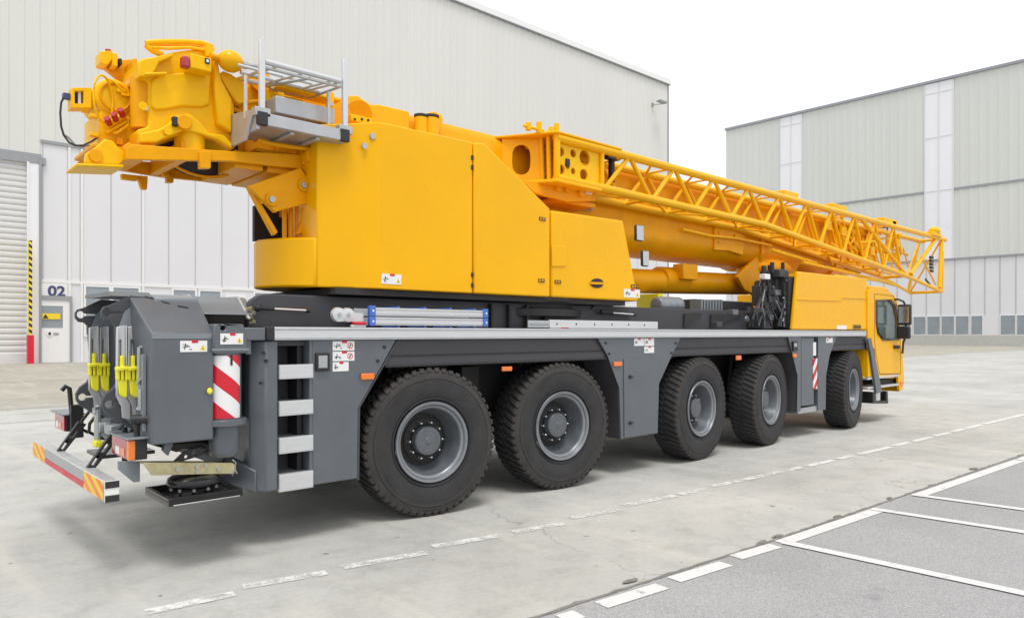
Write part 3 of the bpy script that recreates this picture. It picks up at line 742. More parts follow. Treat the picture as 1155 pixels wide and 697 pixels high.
# flush access panel, handle recess, hinges
q = MB(); q.pxz([(622.8,277),(637,277),(639.5,279.5),(639.5,297.5),(637,300.5),(622.8,300.5)],YT-.012,.01,'yellow'); part(q,'access_panel',cab3,bevel=.006)
q = MB(); q.pxz(circ(673.5,319.5,7.5,20,5.5),YT-.004,.003,'shade_steel'); q.pxz([(666,318),(681,318.5),(681,321),(666,320.5)],YT-.02,.014,'bounce_yellow'); part(q,'handle_recess',cab3)
for px,py,pp in ((612,247,cab2),(611,316.5,cab2),(629.5,318,cab3),(715.5,323,cab3)):
    q = MB(); q.pbox(px-3.4,py-1.9,px+3.4,py+1.9,YT-.008,.006,'ink'); q.pbox(px-2.6,py-1.0,px-.8,py+1.0,YT-.014,.006,'bounce_yellow'); q.pbox(px+.4,py-1.0,px+2.2,py+1.0,YT-.014,.006,'bounce_yellow'); part(q,'latch',pp)
for py in (178,189,310,322): 
    q = MB(); q.pbox(532.2,py-2.5,534.3,py+2.5,YT-.012,.02,'shade_steel'); part(q,'hinge',cab2)
sticker(430,309.3,452.5,320.6,YT,'glyph',cab1); sticker(703.5,326.3,721.5,335.6,YT,'glyph',cab3)
bolts([(420,154),(411,165)],5.765,cab1,'galv',.03)
# work lamps at the cabinet front
for px,py,w_ in ((717.5,263.5,7),(724,292,6)):
    a_ = W(px,py,y=YT+.12); q = MB(); k = w_*.0112
    q.box(a_.x-k,a_.x+k,YT+.06,YT+.10,a_.z-.105,a_.z+.105,'black'); o_ = part(q,'work_lamp',bevel=.02)
    q = MB(); q.box(a_.x-k*.9,a_.x+k*.9,YT+.05,YT+.059,a_.z-.095,a_.z+.095,'lens'); part(q,'lamp_lens',o_,bevel=.004)
q = MB(); q.box(7.9,8.9,YT+.17,YT+.24,2.55,2.58,'yellow'); q.bm.free()

# turret main frame (between cabinets, carries the boom)
q = MB()
for y_ in (6.52, 7.32):
    q.xz([(3.25,2.2),(7.6,2.2),(7.6,2.6),(6.8,3.0),(4.6,3.2),(3.25,3.35)],y_,y_+.06,'bounce_yellow')
q.box(3.4,7.5,6.58,7.32,2.13,2.3,'shade_steel'); q.box(3.9,7.2,6.585,7.3,2.3,2.7,'shade_steel'); q.box(3.3,3.35,6.6,7.3,2.3,3.0,'shade_steel')
part(q,'turret_frame',bevel=.01)
# rear hinge bracket under the boom head
q = MB(); q.pxz([(280,210),(339,189),(352,207),(357,222),(351,229),(315,238),(311,240)],6.10,.06,'bounce_yellow'); part(q,'hinge_plate',bevel=.01)
bolts([(307,225),(343,209)],6.09,None,'bounce_yellow',.06); bolts([(307,225),(343,209)],6.072,None,'galv',.028)
q = MB(); q.pxz([(279,210),(284,210),(314,262),(309,266)],6.17,.06,'bounce_yellow'); q.pxz([(351,228),(358,222),(358,262),(336,264)],6.17,.08,'bounce_yellow'); part(q,'hinge_arm',bevel=.01)
q = MB()
for px in (321,328,335): q.tube(W(px,232,y=6.3),W(px,270,y=6.3),.022,'bounce_yellow')
part(q,'hinge_rods')
q = MB(); q.pxz([(287,232),(357,215),(357,272),(287,272)],6.95,.05,'shade_steel'); part(q,'hinge_gap_shade')  # dark sheet stands in for the shaded interior behind the hinge

# ---------------- boom
ZBB, ZBT = 2.86, 4.08; YB0, YB1 = 6.5, 7.42
def boomsec(y0,y1,z0,z1,n=14):
    yc=(y0+y1)/2; w=(y1-y0)/2; pts=[(y0+.02,z1-.10),(y0+.10,z1),(y1-.10,z1),(y1-.02,z1-.10)]
    zc = z0+w*.62
    for i in range(n+1):
        a = -PI*i/n; pts.append((yc+w*math.cos(a), zc+(w*.62)*math.sin(a)))
    return pts
q = MB(); q.yz(boomsec(YB0,YB1,ZBB,ZBT),3.2,15.6,'bounce_yellow'); boom = part(q,'boom',smooth=40)
q = MB(); q.yz(boomsec(YB0-.05,YB1+.05,ZBB-.05,ZBT+.04),14.9,15.3,'yellow'); part(q,'boom_collar',bevel=.01)
q = MB(); q.yz(boomsec(YB0-.04,YB1+.04,ZBB-.04,ZBT-.25),11.9,12.0,'bounce_yellow'); part(q,'boom_collar',bevel=.01)
# tapered nested sections and forward head
q = MB(); q.yz(boomsec(YB0+.08,YB1-.08,ZBB+.10,ZBT-.08),15.6,16.3,'yellow'); q.yz(boomsec(YB0+.14,YB1-.14,ZBB+.18,ZBT-.15),16.3,16.8,'bounce_yellow'); part(q,'inner_sections',bevel=.006)
# saddle pods under the boom ahead of the cylinder
for xx,rr in ((12.5,.40),):
    q = MB(); q.ell((xx,6.75,ZBB+.02),(.75,rr,.22),'bounce_yellow'); part(q,'boom_saddle')
# side fittings on the boom
q = MB(); q.pxz([(806,256),(826,257),(840,262),(838,288),(822,283),(806,282)],YB0-.03,.05,'bounce_yellow'); part(q,'side_bracket',bevel=.008)
bolts([(811,263),(811,268),(811,273),(829,266)],YB0-.035,None,'bounce_yellow',.02)
q = MB(); q.path([W(px,py,y=YB0-.06) for px,py in ((770,259),(800,266),(830,269),(870,277))],.022,'yellow'); part(q,'boom_pipe')
q = MB(); q.box(6.6,7.4,YB0-.05,YB0+.02,3.36,3.40,'galv')
for i in range(14): q.box(6.6+i*.055,6.63+i*.055,YB0-.055,YB0-.049,3.33,3.42,'lgrey')
part(q,'grating')
# top fittings near the cabinet
q = MB(); q.pxz([(388,140),(388,108),(404,108),(418,118),(428,118),(462,126),(462,152)],6.42,.07,'yellow'); 
part(q,'boom_side_plate',bevel=.012)
q = MB(); q.tube(W(405,128,y=6.36),W(405,128,y=6.42),.13,'bounce_yellow',20); q.pbox(396,131,420,139,6.3,.08,'cast'); part(q,'pivot_boss',bevel=.006)
bolts([(400,135),(408,135),(415,136)],6.3,None,'shade_steel',.012)
for px,r_,h_ in ((468.5,.07,.10),(480,.085,.16)):
    a_ = W(px,140,y=6.5); q = MB(); q.tube((a_.x,6.40,3.7),(a_.x,6.40,3.98+h_*.3),r_,'yellow',20); o_ = part(q,'guide_post',bevel=.006)
    q = MB(); q.tube((a_.x,6.40,3.982+h_*.3),(a_.x,6.40,4.01+h_*.3),r_*1.05,'shade_steel',20); part(q,'post_cap',o_,bevel=.004)
q = MB(); q.pxz([(486,150),(486,126),(492,126),(499,130),(500,136),(497,150)],6.42,.07,'yellow'); part(q,'lug_plate',bevel=.015)
# luffing cylinder
a_, b2 = Vector((7.0,YC,2.44)), W(842,321,y=YC)
q = MB(); q.tube(a_,b2,.185,'bounce_yellow',28); part(q,'luffing_cylinder',bevel=.01)
q = MB(); d_ = (b2-a_).normalized(); p_ = W(757,316,y=YC); q.tube(p_-d_*.35,p_+d_*.3,.205,'bounce_yellow',28); q.box(p_.x-.1,p_.x+.3,YC-.3,YC-.1,p_.z+.0,p_.z+.24,'bounce_yellow'); part(q,'cylinder_collar',bevel=.01)
q = MB()
for y_ in (YC-.32,YC+.24):
    q.pxz([(832,312),(846,298),(862,280),(900,276),(905,293),(888,325),(872,334),(852,333),(840,327)],y_,.08,'bounce_yellow')
q.tube(W(856,322,y=YC-.36),W(856,322,y=YC-.36)+Vector((0,.75,0)),.09,'shade_steel',16); part(q,'cylinder_bracket',bevel=.012)

# ---------------- engine zone on the deck
q = MB()
q.pbox(748,349,764,371,6.1,1.0,'shade_steel'); part(q,'pump_housing',bevel=.02)
q = MB(); q.pbox(876,314,892,371,5.78,.3,'shade_steel'); part(q,'engine_housing',bevel=.02)
for a_,b_,c_,d_,Y_,mm in ((858,322,866,345,5.8,'dgrey'),(867,306,875,330,5.82,'black'),(862,348,872,371,5.76,'grey'),(880,304,890,313,5.7,'dgrey'),(852,352,860,371,5.8,'shade_steel'),(869,334,876,350,5.74,'dgrey'),(883,352,893,366,5.7,'black')):
    q = MB(); q.pbox(a_,b_,c_,d_,Y_,.16,mm); part(q,'pump_block',bevel=.015)
for px_,p0_y,p1_y,r_ in ((861,300,322,.03),(871,296,308,.035),(883,296,306,.03),(855,330,352,.022),(879,330,352,.03)):
    q = MB(); q.tube(W(px_,p0_y,y=5.8),W(px_,p1_y,y=5.8),r_,'black',12); part(q,'pipe')
q = MB(); q.pbox(784,339,850,354,6.3,.6,'dgrey'); part(q,'cooler_housing',bevel=.02)
q = MB(); q.pxz([(742.5,331),(748,331),(747.5,349),(742.5,349)],6.4,.4,'chock'); part(q,'yellow_guard',bevel=.01)
for i in range(3):
    q = MB(); p_ = W(756+i*7,344,y=6.05); q.lathe([(.05,-.14),(.10,-.13),(.12,-.1),(.12,.1),(.1,.13)],(p_.x,6.2,p_.z),'x','lgrey',20,cap=True); part(q,'air_filter',bevel=.004)
q = MB()
for i in range(8): q.pbox(791+i*3.2,338,792.6+i*3.2,351,6.1,.2,'lgrey')
part(q,'radiator_grille')
q = MB(); p_ = W(842,363,y=6.0); q.ell((p_.x,6.0,p_.z+.03),(.16,.12,.10),'grey'); q.tube((p_.x-.25,6.02,p_.z+.03),(p_.x+.25,6.02,p_.z+.03),.06,'dgrey'); part(q,'air_dryer')
q = MB(); q.tube(W(845,346,y=6.15),W(845,372,y=6.15),.05,'grey',12); q.tube(W(862,300,y=6.1),W(862,340,y=6.1),.04,'dgrey',12); q.tube(W(868,299,y=6.1),W(868,315,y=6.1),.03,'black',12); part(q,'exhaust_stack')
for i in range(15):
    px = 858+random.random()*34; pz = 303+random.random()*36
    pts = [W(px+(i%5-2)*1.1*k+1.5*math.sin(k*1.1+i), pz+(368-pz)*k/6, y=5.66+.05*math.sin(i+k)) for k in range(7)]
    q = MB(); q.path(pts,.010+.012*random.random(),random.choice(('hose','hose','dgrey','grey','lgrey')),6); part(q,'hydraulic_hose')
for px,py,mm in ((866,312,'white'),(888,345,'galv'),(889,360,'chock'),(878,330,'grey'),(858,350,'dgrey'),(870,358,'grey'),(812,366,'dgrey'),(830,352,'grey')):
    q = MB(); q.pbox(px-3,py-3,px+3,py+3,5.68,.10,mm); part(q,'valve_block',bevel=.008)

# ---------------- engine hood (yellow) ahead of the deck
YH = 5.53
o_ = outl([(894,371.5),(900,306),(978.3,314.8),(978,372)],YH); zh = o_[1][1]
q = MB(); q.xz(o_,YH,YH+.06,'yellow'); hood = part(q,'engine_hood',bevel=.02,seg=3)
q = MB(); o2_ = [(x+.45 if i<2 else x,z) for i,(x,z) in enumerate(o_)]; q.xz(o2_,YH+.061,YH+.42,'yellow'); part(q,'hood_body',hood,bevel=.02)
q = MB(); q.box(o_[0][0]+.06,o_[0][0]+.44,YH+.08,YH+.36,1.76,zh-.08,'shade_steel'); part(q,'engine_block',bevel=.02)
q = MB(); q.box(o_[0][0]+.06,o_[0][0]+1.2,YH+.85,YF-.4,1.76,2.15,'shade_steel'); part(q,'gearbox_housing',bevel=.02)
q = MB(); a_ = [XZ(*p,YH) for p in ((898.3,336.5),(945,338.2),(949,334.6),(977.6,336.0),(977.6,337.4),(949.6,336.2),(945.6,339.8),(898.2,338.2))]
q.xz(a_,YH-.012,YH-.001,'yellow'); part(q,'hood_crease',hood,bevel=.004)
q = MB(); q.pbox(944.3,367.0,955,371.4,YH-.005,.004,'white'); part(q,'label_plate',hood)
side_text('hood_lettering','LIEBHERR',966.7,369.0,YH-.006,.105,'ink',hood,bold=.0015,xs=.80,extrude=.001)

# ---------------- driver's cab
cabx0, cabx1 = PX(979,YN), PX(1017,YN)
o_ = outl([(979,440),(979,326),(984,322.5),(1004,326),(1010,333),(1017.5,386),(1020.5,428),(1016,438)])
zc0 = W(1000,421,y=YN).z
o_ = [(cabx0,.95),(cabx0,2.75),(cabx0+.15,2.83),(cabx1-.7,2.80),(cabx1-.45,2.68),(cabx1-.05,1.72),(cabx1+.12,.95)]
zt_c = W(985,326,y=YN).z
def cz(px,py): return XZ(px,py,YN)
outer = [cz(979,425),cz(979,327),cz(985,326),cz(1004,329.5),cz(1009,333),cz(1016,350),cz(1017.5,386),cz(1020,428),cz(1018,440),cz(1014.5,440),cz(1013,425)]
win = [cz(989,340),cz(1004,339.5),cz(1009.5,345),cz(1012.8,362),cz(1012.8,382),cz(996,382.5),cz(990.5,375),cz(989,363)]
q = MB(); q.plate(outer,[win],lambda a,b_,d:(a,YN+d,b_),.05,'yellow'); q.plate(outer,[win],lambda a,b_,d:(a,YF-.05+d,b_),.05,'yellow')
# roof, front, back walls
def shellwall(i,j,mm='yellow',th=.05):
    (xa_,za_),(xb_,zb_) = outer[i],outer[j]
    q.prism([(xa_,YN+.051,za_),(xb_,YN+.051,zb_),(xb_,YF-.051,zb_),(xa_,YF-.051,za_)],(-.03,0,-.03) if i>1 else (.04,0,-.02),mm)
shellwall(1,2); shellwall(2,3); shellwall(3,4); shellwall(0,1); shellwall(6,7); shellwall(7,8); shellwall(10,0)
cab = part(q,'driver_cab',bevel=.008)
q = MB(); ff = [outer[4],outer[5],outer[6]]
for i in range(2): q.prism([(ff[i][0],YN+.06,ff[i][1]),(ff[i+1][0],YN+.06,ff[i+1][1]),(ff[i+1][0],YF-.06,ff[i+1][1]),(ff[i][0],YF-.06,ff[i][1])],(-.02,0,0),'cglass')
part(q,'windscreen',cab)
q = MB(); q.xz(win,YN+.02,YN+.03,'cglass'); part(q,'side_window',cab)
q = MB(); cen = (sum(a for a,_ in win)/len(win), sum(b_ for _,b_ in win)/len(win))
big = [(cen[0]+(a-cen[0])*1.12, cen[1]+(b_-cen[1])*1.08) for a,b_ in win]; sm = [(cen[0]+(a-cen[0])*.97, cen[1]+(b_-cen[1])*.98) for a,b_ in win]
q.plate(big,[sm],lambda a,b_,d:(a,YN-.014+d,b_),.013,'gloss'); part(q,'window_seal',cab)
# interior lit through glass: seat back
q = MB(); q.pbox(997,364,1003,388,YN+.5,.4,'dgrey'); part(q,'seat',cab,bevel=.03)
q = MB(); dd = [cz(986.5,331.5),cz(1007.5,334),cz(1014,350),cz(1015.3,386),cz(1015.5,421),cz(992,421.5),cz(988,400),cz(986.5,385)]
# door seam
q.plate([(cen[0]+(a-cen[0])*1.012,cen[1]+(b_-cen[1])*1.012) for a,b_ in dd],[dd],lambda a,b_,d:(a,YN-.004+d,b_),.003,'shade_steel'); part(q,'door_seam',cab)
q = MB(); q.pbox(1009.5,389.5,1015.5,393.2,YN-.03,.028,'black'); part(q,'door_handle',cab,bevel=.008)
q = MB(); q.pxz([(984,394),(986.5,393),(987.5,404),(985.5,406)],YN-.02,.018,'black'); part(q,'hinge_cover',cab,bevel=.004)
q = MB(); q.pbox(979,424,1014,426.5,YN-.01,.3,'alu'); q.pbox(991,427,1013,434,YN+.1,.3,'shade_steel'); q.pbox(979,434.5,1014,437,YN-.01,.3,'alu'); part(q,'cab_step',cab,bevel=.006)
q = MB(); q.pxz([(984.5,442),(988,442),(988.4,452),(1000,452),(999.5,441),(1001.5,441),(1002,455),(984.8,455)],YN,.22,'black'); q.pbox(988,443,993,452,YN+.02,.015,'alu'); part(q,'folding_step',cab,bevel=.006)
q = MB(); q.pbox(1016.5,430.5,1019.5,434,YN-.02,.019,'amber'); part(q,'turn_signal',cab)
# mirrors
m0 = W(1013,341,y=YN-.02); xm = cabx1
q = MB(); q.path([W(1009,338,y=YN),W(1013,337.5,y=YN-.08),W(1019,340,y=YN-.17),W(1022,346,y=YN-.2),W(1021.5,380,y=YN-.2),W(1019,386,y=YN-.14),W(1018,398,y=YN-.02)],.02,'black'); part(q,'mirror_arm',cab)
for (pa_,qa,pb_,qb) in ((1017,343.5,1025.2,366.5),(1015,368,1025,382)):
    q = MB(); p0 = W((pa_+pb_)/2,(qa+qb)/2,y=YN-.22); hz = (qb-qa)*.0088; 
    q.box(p0.x-.05,p0.x+.05,p0.y-.11,p0.y+.13,p0.z-hz,p0.z+hz,'black'); o_ = part(q,'wing_mirror',cab,bevel=.03,seg=3)
    g_ = 0
q = MB(); p0 = W(1021,355,y=YN-.22); q.box(p0.x-.056,p0.x-.051,p0.y-.085,p0.y+.10,p0.z-.16,p0.z+.16,'strutm'); part(q,'mirror_glass',cab)
q = MB(); q.pxz([(979,322),(1000,324),(1004,329),(980,327)],YN+.1,2.3,'yellow'); part(q,'cab_roof_trim',cab,bevel=.02)

# ---------------- lattice jib on the near side of the boom
YJ0, YJ1 = 5.95, 6.44
jib = empty('lattice_jib', (13,6.2,3.0), crane)
def ztop(x): return 4.005
def zlow(x): return 3.52-.012*(x-7) if x < 11 else 3.472-(x-11)*.080
XT = 19.85; XB = 17.3
for y_ in (YJ0,YJ1):
    q = MB(); q.tube((6.15,y_,4.005),(XT,y_,3.985),.054,'yellow',12); part(q,'upper_chord',jib)
    q = MB(); q.path([(6.15,y_,3.53),(8.5,y_,3.50),(11,y_,3.472),(14,y_,zlow(14)),(XB,y_,zlow(XB))],.054,'yellow',12); part(q,'lower_chord',jib)
def brace(p,q_,r=.030):
    b_ = MB(); b_.tube(p,q_,r,'yellow',8); part(b_,'brace',jib)
nb = 0
for y_ in (YJ0,YJ1):
    x_ = 7.03
    while x_ < 16.6:
        brace((x_,y_,zlow(x_)),(x_+.5,y_,ztop(x_)))
        brace((x_+.5,y_,ztop(x_)),(x_+1.0-.04,y_,zlow(x_+1))); x_ += 1.0
x_ = 7.03; k = 0
tp = MB(); 
while x_ < 17:
    a0,a1 = (YJ0,YJ1) if k%2 else (YJ1,YJ0)
    if k < 11:
        brace((x_,YJ0,ztop(x_)),(x_+.5,YJ1,ztop(x_)),.018); brace((x_,YJ0,zlow(x_)),(x_,YJ1,zlow(x_)),.020)
        brace((x_,a0,zlow(x_)),(x_+1,a1,zlow(x_+1)),.016); brace((x_+.5,YJ0,ztop(x_)),(x_+.5,YJ1,ztop(x_)),.016)
    k += 1; x_ += 1.0
brace((14.8,YJ0,4.0),(XB,YJ0,zlow(XB)),.042); brace((14.8,YJ1,4.0),(XB,YJ1,zlow(XB)),.035)
# tip frame
zt0 = zlow(XB)
q = MB()
tipb = W(1062,329,y=5.85); tipt = W(1064,268.5,y=YJ0); eb = Vector((XB,YJ0,zt0)); tt = Vector((XT-.25,YJ0,3.985))
q.tube(eb,tipb,.042,'yellow',10); q.tube(tt,tipb+Vector((-.15,0,.08)),.045,'yellow',10); q.tube(tt+Vector((-.35,0,0)),eb+Vector((.25,0,.05)),.045,'yellow',10)
q.tube(Vector((XB,YJ1,zt0)),tipb+Vector((0,.7,0)),.035,'yellow',10); q.tube(tt+Vector((0,.5,0)),tipb+Vector((-.1,.7,.05)),.035,'yellow'); q.tube(tipb,tipb+Vector((0,.7,0)),.035,'yellow')
q.tube(tt,tt+Vector((0,.5,0)),.035,'yellow'); q.tube(eb,(XB,YJ1,zt0),.035,'yellow'); q.tube(tt,tipb+Vector((0,.7,0)),.022,'yellow'); q.tube(eb,tt+Vector((0,.5,0)),.022,'yellow'); q.tube(tt+Vector((.1,0,-.3)),tipb+Vector((.1,0,0)),.02,'yellow')
q.tube(eb+Vector((.9,0,.5)),tipb+Vector((-.4,0,.15)),.02,'yellow')
part(q,'tip_frame',jib)
q = MB(); p_ = W(1054,259,y=YJ0); q.box(p_.x-.35,p_.x+.25,YJ0-.08,YJ0+.2,4.0,4.09,'cast'); q.ell((p_.x,YJ0,4.14),(.2,.12,.10),'cast',12,8); part(q,'tip_bracket',jib,bevel=.01)
q = MB()
for i in range(5): q.pbox(1050.5,289+i*3.8,1053.2,291.8+i*3.8,YJ0-.03,.05,'ink')
part(q,'load_plate',jib)
q = MB(); p_ = W(1044,315,y=YJ0); q.tube(p_,p_+Vector((.3,0,-.12)),.02,'ink'); part(q,'locking_pin',jib)
# boom tip sheaves and side plates seen through the lattice
for x_,z_,r_,y_ in ((15.9,3.75,.26,6.52),(16.5,3.35,.30,6.50),(17.1,3.7,.20,6.52)):
    q = MB(); q.lathe([(.05,-.05),(r_,-.045),(r_*.86,0),(r_,.045),(.05,.05)],(x_,y_,z_),'y','cast',32); q.lathe([(0,-.08),(.07,-.08),(.08,-.05)],(x_,y_,z_),'y','bounce_yellow',16); part(q,'boom_tip_sheave')
q = MB(); q.xz([(15.6,3.0),(16.2,2.95),(17.0,3.15),(17.35,3.6),(17.2,3.95),(16.4,4.05),(15.6,4.1)],6.60,6.66,'yellow'); part(q,'boom_tip_plate',bevel=.01)
q = MB(); q.xz([(15.6,3.0),(16.2,2.95),(17.0,3.15),(17.35,3.6),(17.2,3.95),(16.4,4.05),(15.6,4.1)],7.2,7.26,'yellow'); part(q,'boom_tip_plate',bevel=.01)
q = MB(); q.tube((17.0,6.45,3.55),(17.0,7.3,3.55),.06,'bounce_yellow',16); part(q,'tip_axle')
# second, inner lattice section near the tip and sheave clutter
for (ya,yb_,za,zb_) in ((6.62,7.0,3.2,3.75),):
    for y_ in (ya,yb_):
        for z_ in (za,zb_):
            q = MB(); q.tube((15.4,y_,z_+.15),(19.3,y_+.0,z_-.12+(.1 if z_==za else 0)),.032,'yellow',8); part(q,'inner_chord',jib)
    x_ = 15.4
    while x_ < 19:
        for y_ in (ya,yb_):
            brace((x_,y_,za+.12),(x_+.4,y_,zb_+.05),.018); brace((x_+.4,y_,zb_+.05),(x_+.8,y_,za+.1),.018)
        brace((x_,ya,za+.1),(x_+.4,yb_,za+.1),.016); x_ += .8
for px,py,r_ in ((953,262,.16),(975,283,.20),(990,273,.15),(962,292,.18),(1004,290,.12)):
    p_ = W(px,py,y=6.46); q = MB(); q.lathe([(.04,-.07),(r_,-.06),(r_*.82,-.02),(r_*.82,.02),(r_,.06),(.04,.07)],(p_.x,6.52,p_.z),'y','cast',24); part(q,'guide_sheave',jib)
for i in range(44):
    px = 925+random.random()*90; top = 244+(px-925)*.24; py = top+random.random()*(46-(px-925)*.1); p_ = W(px,py,y=6.35+.2*random.random()); v = Vector((random.uniform(-.5,.5),random.uniform(-.15,.15),random.uniform(-.4,.4)))
    q = MB()
    if i%3: q.tube(p_-v*.6,p_+v*.6,.018+.014*random.random(),'cast' if i%2 else 'bounce_yellow',8)
    else: q.box(p_.x-.11,p_.x+.11,p_.y-.03,p_.y+.03,p_.z-.09,p_.z+.09,'cast')
    part(q,'jib_fitting',jib,bevel=.005)
for px,py,mm in ((1005,250,'cast'),(1009,252,'ink'),(948,234,'cast'),(893,219,'cast')):
    q = MB(); q.pbox(px-8 if mm=='cast' else px-2,py-3,px+8 if mm=='cast' else px+2,py+4,YJ1-.1,.3,mm); part(q,'chord_bracket',jib,bevel=.015)
q = MB(); a_ = W(985,311,y=6.2); q.tube(W(905,296,y=6.2),W(1000,318,y=6.3),.035,'cast'); q.tube(W(930,300,y=6.5),W(1010,322,y=6.3),.03,'yellow'); q.tube(W(940,311,y=6.0),W(1005,318,y=6.2),.028,'cast'); q.tube(W(870,282,y=6.2),W(920,297,y=6.3),.035,'cast'); part(q,'guy_rods',jib)
# jib foot: plates with round openings
xf0, xf1 = PX(629.5,YJ0), PX(678.5,YJ0)
def hz(l): return [(XZ(a,b_,YJ0)[0],XZ(a,b_,YJ0)[1],r) for a,b_,r in l]
out_ = [XZ(*p,YJ0) for p in ((631,161),(678.5,172),(678.5,208),(631,199))]
holes = [circ(x,z,r,16) for x,z,r in hz([(634.5,171,.055),(634.5,191,.06),(648,173,.05),(641.5,186,.045),(661,178,.095),(660,197,.07),(648,193,.04)])]
q = MB(); q.plate(out_,holes,lambda a,b_,d:(a,YJ0+.02+d,b_),.03,'cast'); part(q,'foot_side_plate',jib,bevel=.004)
q = MB(); q.plate(out_,holes,lambda a,b_,d:(a,YJ1-.05+d,b_),.03,'bounce_yellow'); part(q,'foot_side_plate',jib)
q = MB(); q.pbox(674,170,681,211,YJ0-.01,.5,'cast'); q.bm.free()
for px in (679,):
    q = MB(); q.tube(W(px,171,y=YJ0),W(px,210,y=YJ0),.03,'yellow',10); part(q,'foot_post',jib)
# rear face frame of the jib foot
XF = xf0-.02
zt1_, zb1_ = 4.07, 3.50
q = MB(); q.plan([(XF-.05,YJ0-.06),(XF+1.15,YJ0-.05),(XF+1.25,YJ1),(XF-.3,6.62),(XF-.45,6.62)],zt1_-.03,zt1_,'yellow'); q.plan([(XF-.08,YJ0-.09),(XF+.75,YJ0-.06),(XF+.75,YJ1),(XF-.3,6.62),(XF-.5,6.62)],zb1_-.04,zb1_,'yellow'); part(q,'foot_flange',jib,bevel=.01)
for y_ in (YJ0+.0,YJ0+.13,YJ0+.24):
    q = MB(); q.tube((XF,y_,zb1_),(XF-.1*(y_-YJ0),y_,zt1_-.03),.028 if y_>YJ0 else .042,'yellow',12); part(q,'foot_post',jib)
q = MB(); q.plan([(XF+.05,YJ0+.05),(XF+.08,YJ0+.05),(XF+.0,YJ1-.1),(XF-.04,YJ1-.1)],zb1_,zt1_-.03,'bounce_yellow'); q.bm.free()
# oval opening plate, runs obliquely to the boom flank
pA, pB = Vector((XF-.02,6.20,0)), Vector((XF-.36,6.52,0)); dv = (pB-pA); LL = dv.length; dv.normalize(); nv = Vector((dv.y,-dv.x,0))
def fn(a,b_,d): v = pA+dv*a+nv*d; return (v.x,v.y,b_)
q = MB(); q.plate([(0,zb1_),(LL,zb1_),(LL,zt1_-.03),(0,zt1_-.03)],[[(LL*.5+.11*math.cos(t_)*(1 if abs(math.cos(t_))>.01 else 1), (zb1_+zt1_)/2+.18*math.copysign(abs(math.sin(t_))**.6,math.sin(t_))) for t_ in [2*PI*i/20 for i in range(20)]]],fn,.03,'yellow'); part(q,'foot_end_plate',jib,bevel=.004)
q = MB(); q.pxz([(586,203),(640,207),(672,214),(672,227),(640,228),(603,218)],YJ0+.12,.06,'bounce_yellow'); q.pxz([(600,206),(650,212),(668,218),(668,224),(612,216)],YJ1-.05,.05,'bounce_yellow'); q.box(XF+.2,XF+.9,YJ0+.18,YB0,3.3,3.36,'bounce_yellow'); part(q,'foot_bracket',jib,bevel=.01)
q = MB()
for px,py in ((629,212),(639,213),(655,218)): 
    p_ = W(px,py,y=YJ0+.11); q.tube((p_.x,YJ0+.08,p_.z),(p_.x,YJ0+.12,p_.z),.05,'bounce_yellow',16)
part(q,'pin_boss',jib)
q = MB(); q.pbox(653.5,212.5,668,218.5,YJ0+.1,.015,'white'); q.pbox(655,214,661,217,YJ0+.095,.005,'ink'); q.pbox(663,213.5,666,217.5,YJ0+.095,.005,'mull'); part(q,'rating_plate',jib)
q = MB(); p_ = W(693,184,y=YJ0+.2); q.box(p_.x-.12,p_.x+.12,6.15,6.25,p_.z+.05,p_.z+.12,'ink').box(p_.x-.03,p_.x+.03,6.17,6.23,p_.z-.25,p_.z+.1,'ink'); part(q,'black_clamp',jib)
q = MB(); p_ = W(641,184,y=YJ0); q.box(p_.x-.03,p_.x+.03,YJ0,YJ0+.02,p_.z-.04,p_.z+.05,'ink'); part(q,'catch',jib)
for px,py,h_ in ((608,149,.12),(622,146,.1),(628,145,.16),(640,151,.06),(596,153,.08)):
    p_ = W(px,py+8,y=6.1); q = MB(); q.tube((p_.x,6.1,zt1_-.01),(p_.x,6.1,zt1_+h_),.035,'cast',10); q.tube((p_.x-.08,6.1,zt1_+.03),(p_.x+.08,6.1,zt1_+.03),.02,'cast',8); part(q,'foot_pin',jib,bevel=.006)
# ---------------- boom head at the rear
YA = 6.2
head = empty('boom_head', (2.2,6.7,3.1), crane)
# casting body (silhouette) with swellings
q = MB(); sil = [(155.5,70),(160,66),(175,64),(194,59),(214,56),(236,54),(244,61),(246,86),(256,100),(264.5,114),(266,167),(259.5,170),(246,158),(234.6,153),(216,148),(194,155),(178,162),(156.5,163),(155,146),(167.5,143),(168,92),(155.5,88)]
q.pxz(sil,YA+.06,.95,'cast'); part(q,'head_casting',head,bevel=.02,seg=3)
q = MB(); q.pxz([(172,90),(180,84),(232,80),(238,90),(237,118),(228,121),(206,120),(186,124),(174,124),(171,118)],YA+.035,.05,'cast'); part(q,'casting_rib',head,bevel=.016,seg=3)
q = MB(); q.pxz([(157,71),(161,67),(196,60),(196,64),(180,70),(176,78),(171,86),(157,87)],YA-.02,.1,'cast'); q.pxz([(163,82),(189,81),(189,84.5),(163,85)],YA-.03,.05,'cast'); part(q,'casting_flange',head,bevel=.02,seg=3)
q = MB(); q.pxz([(158,150),(178,146),(190,140),(198,131),(214,128),(226,138),(236,150),(252,152),(262,162),(262,168),(246,158),(228,152),(208,147),(192,154),(176,161),(158,161)],YA-.02,.1,'cast'); part(q,'casting_flange',head,bevel=.014,seg=3)
q = MB(); q.pxz([(240,62),(245,62),(250,90),(262,112),(262,150),(246,140),(243,110)],YA-.01,.08,'yellow'); part(q,'casting_web',head,bevel=.015)
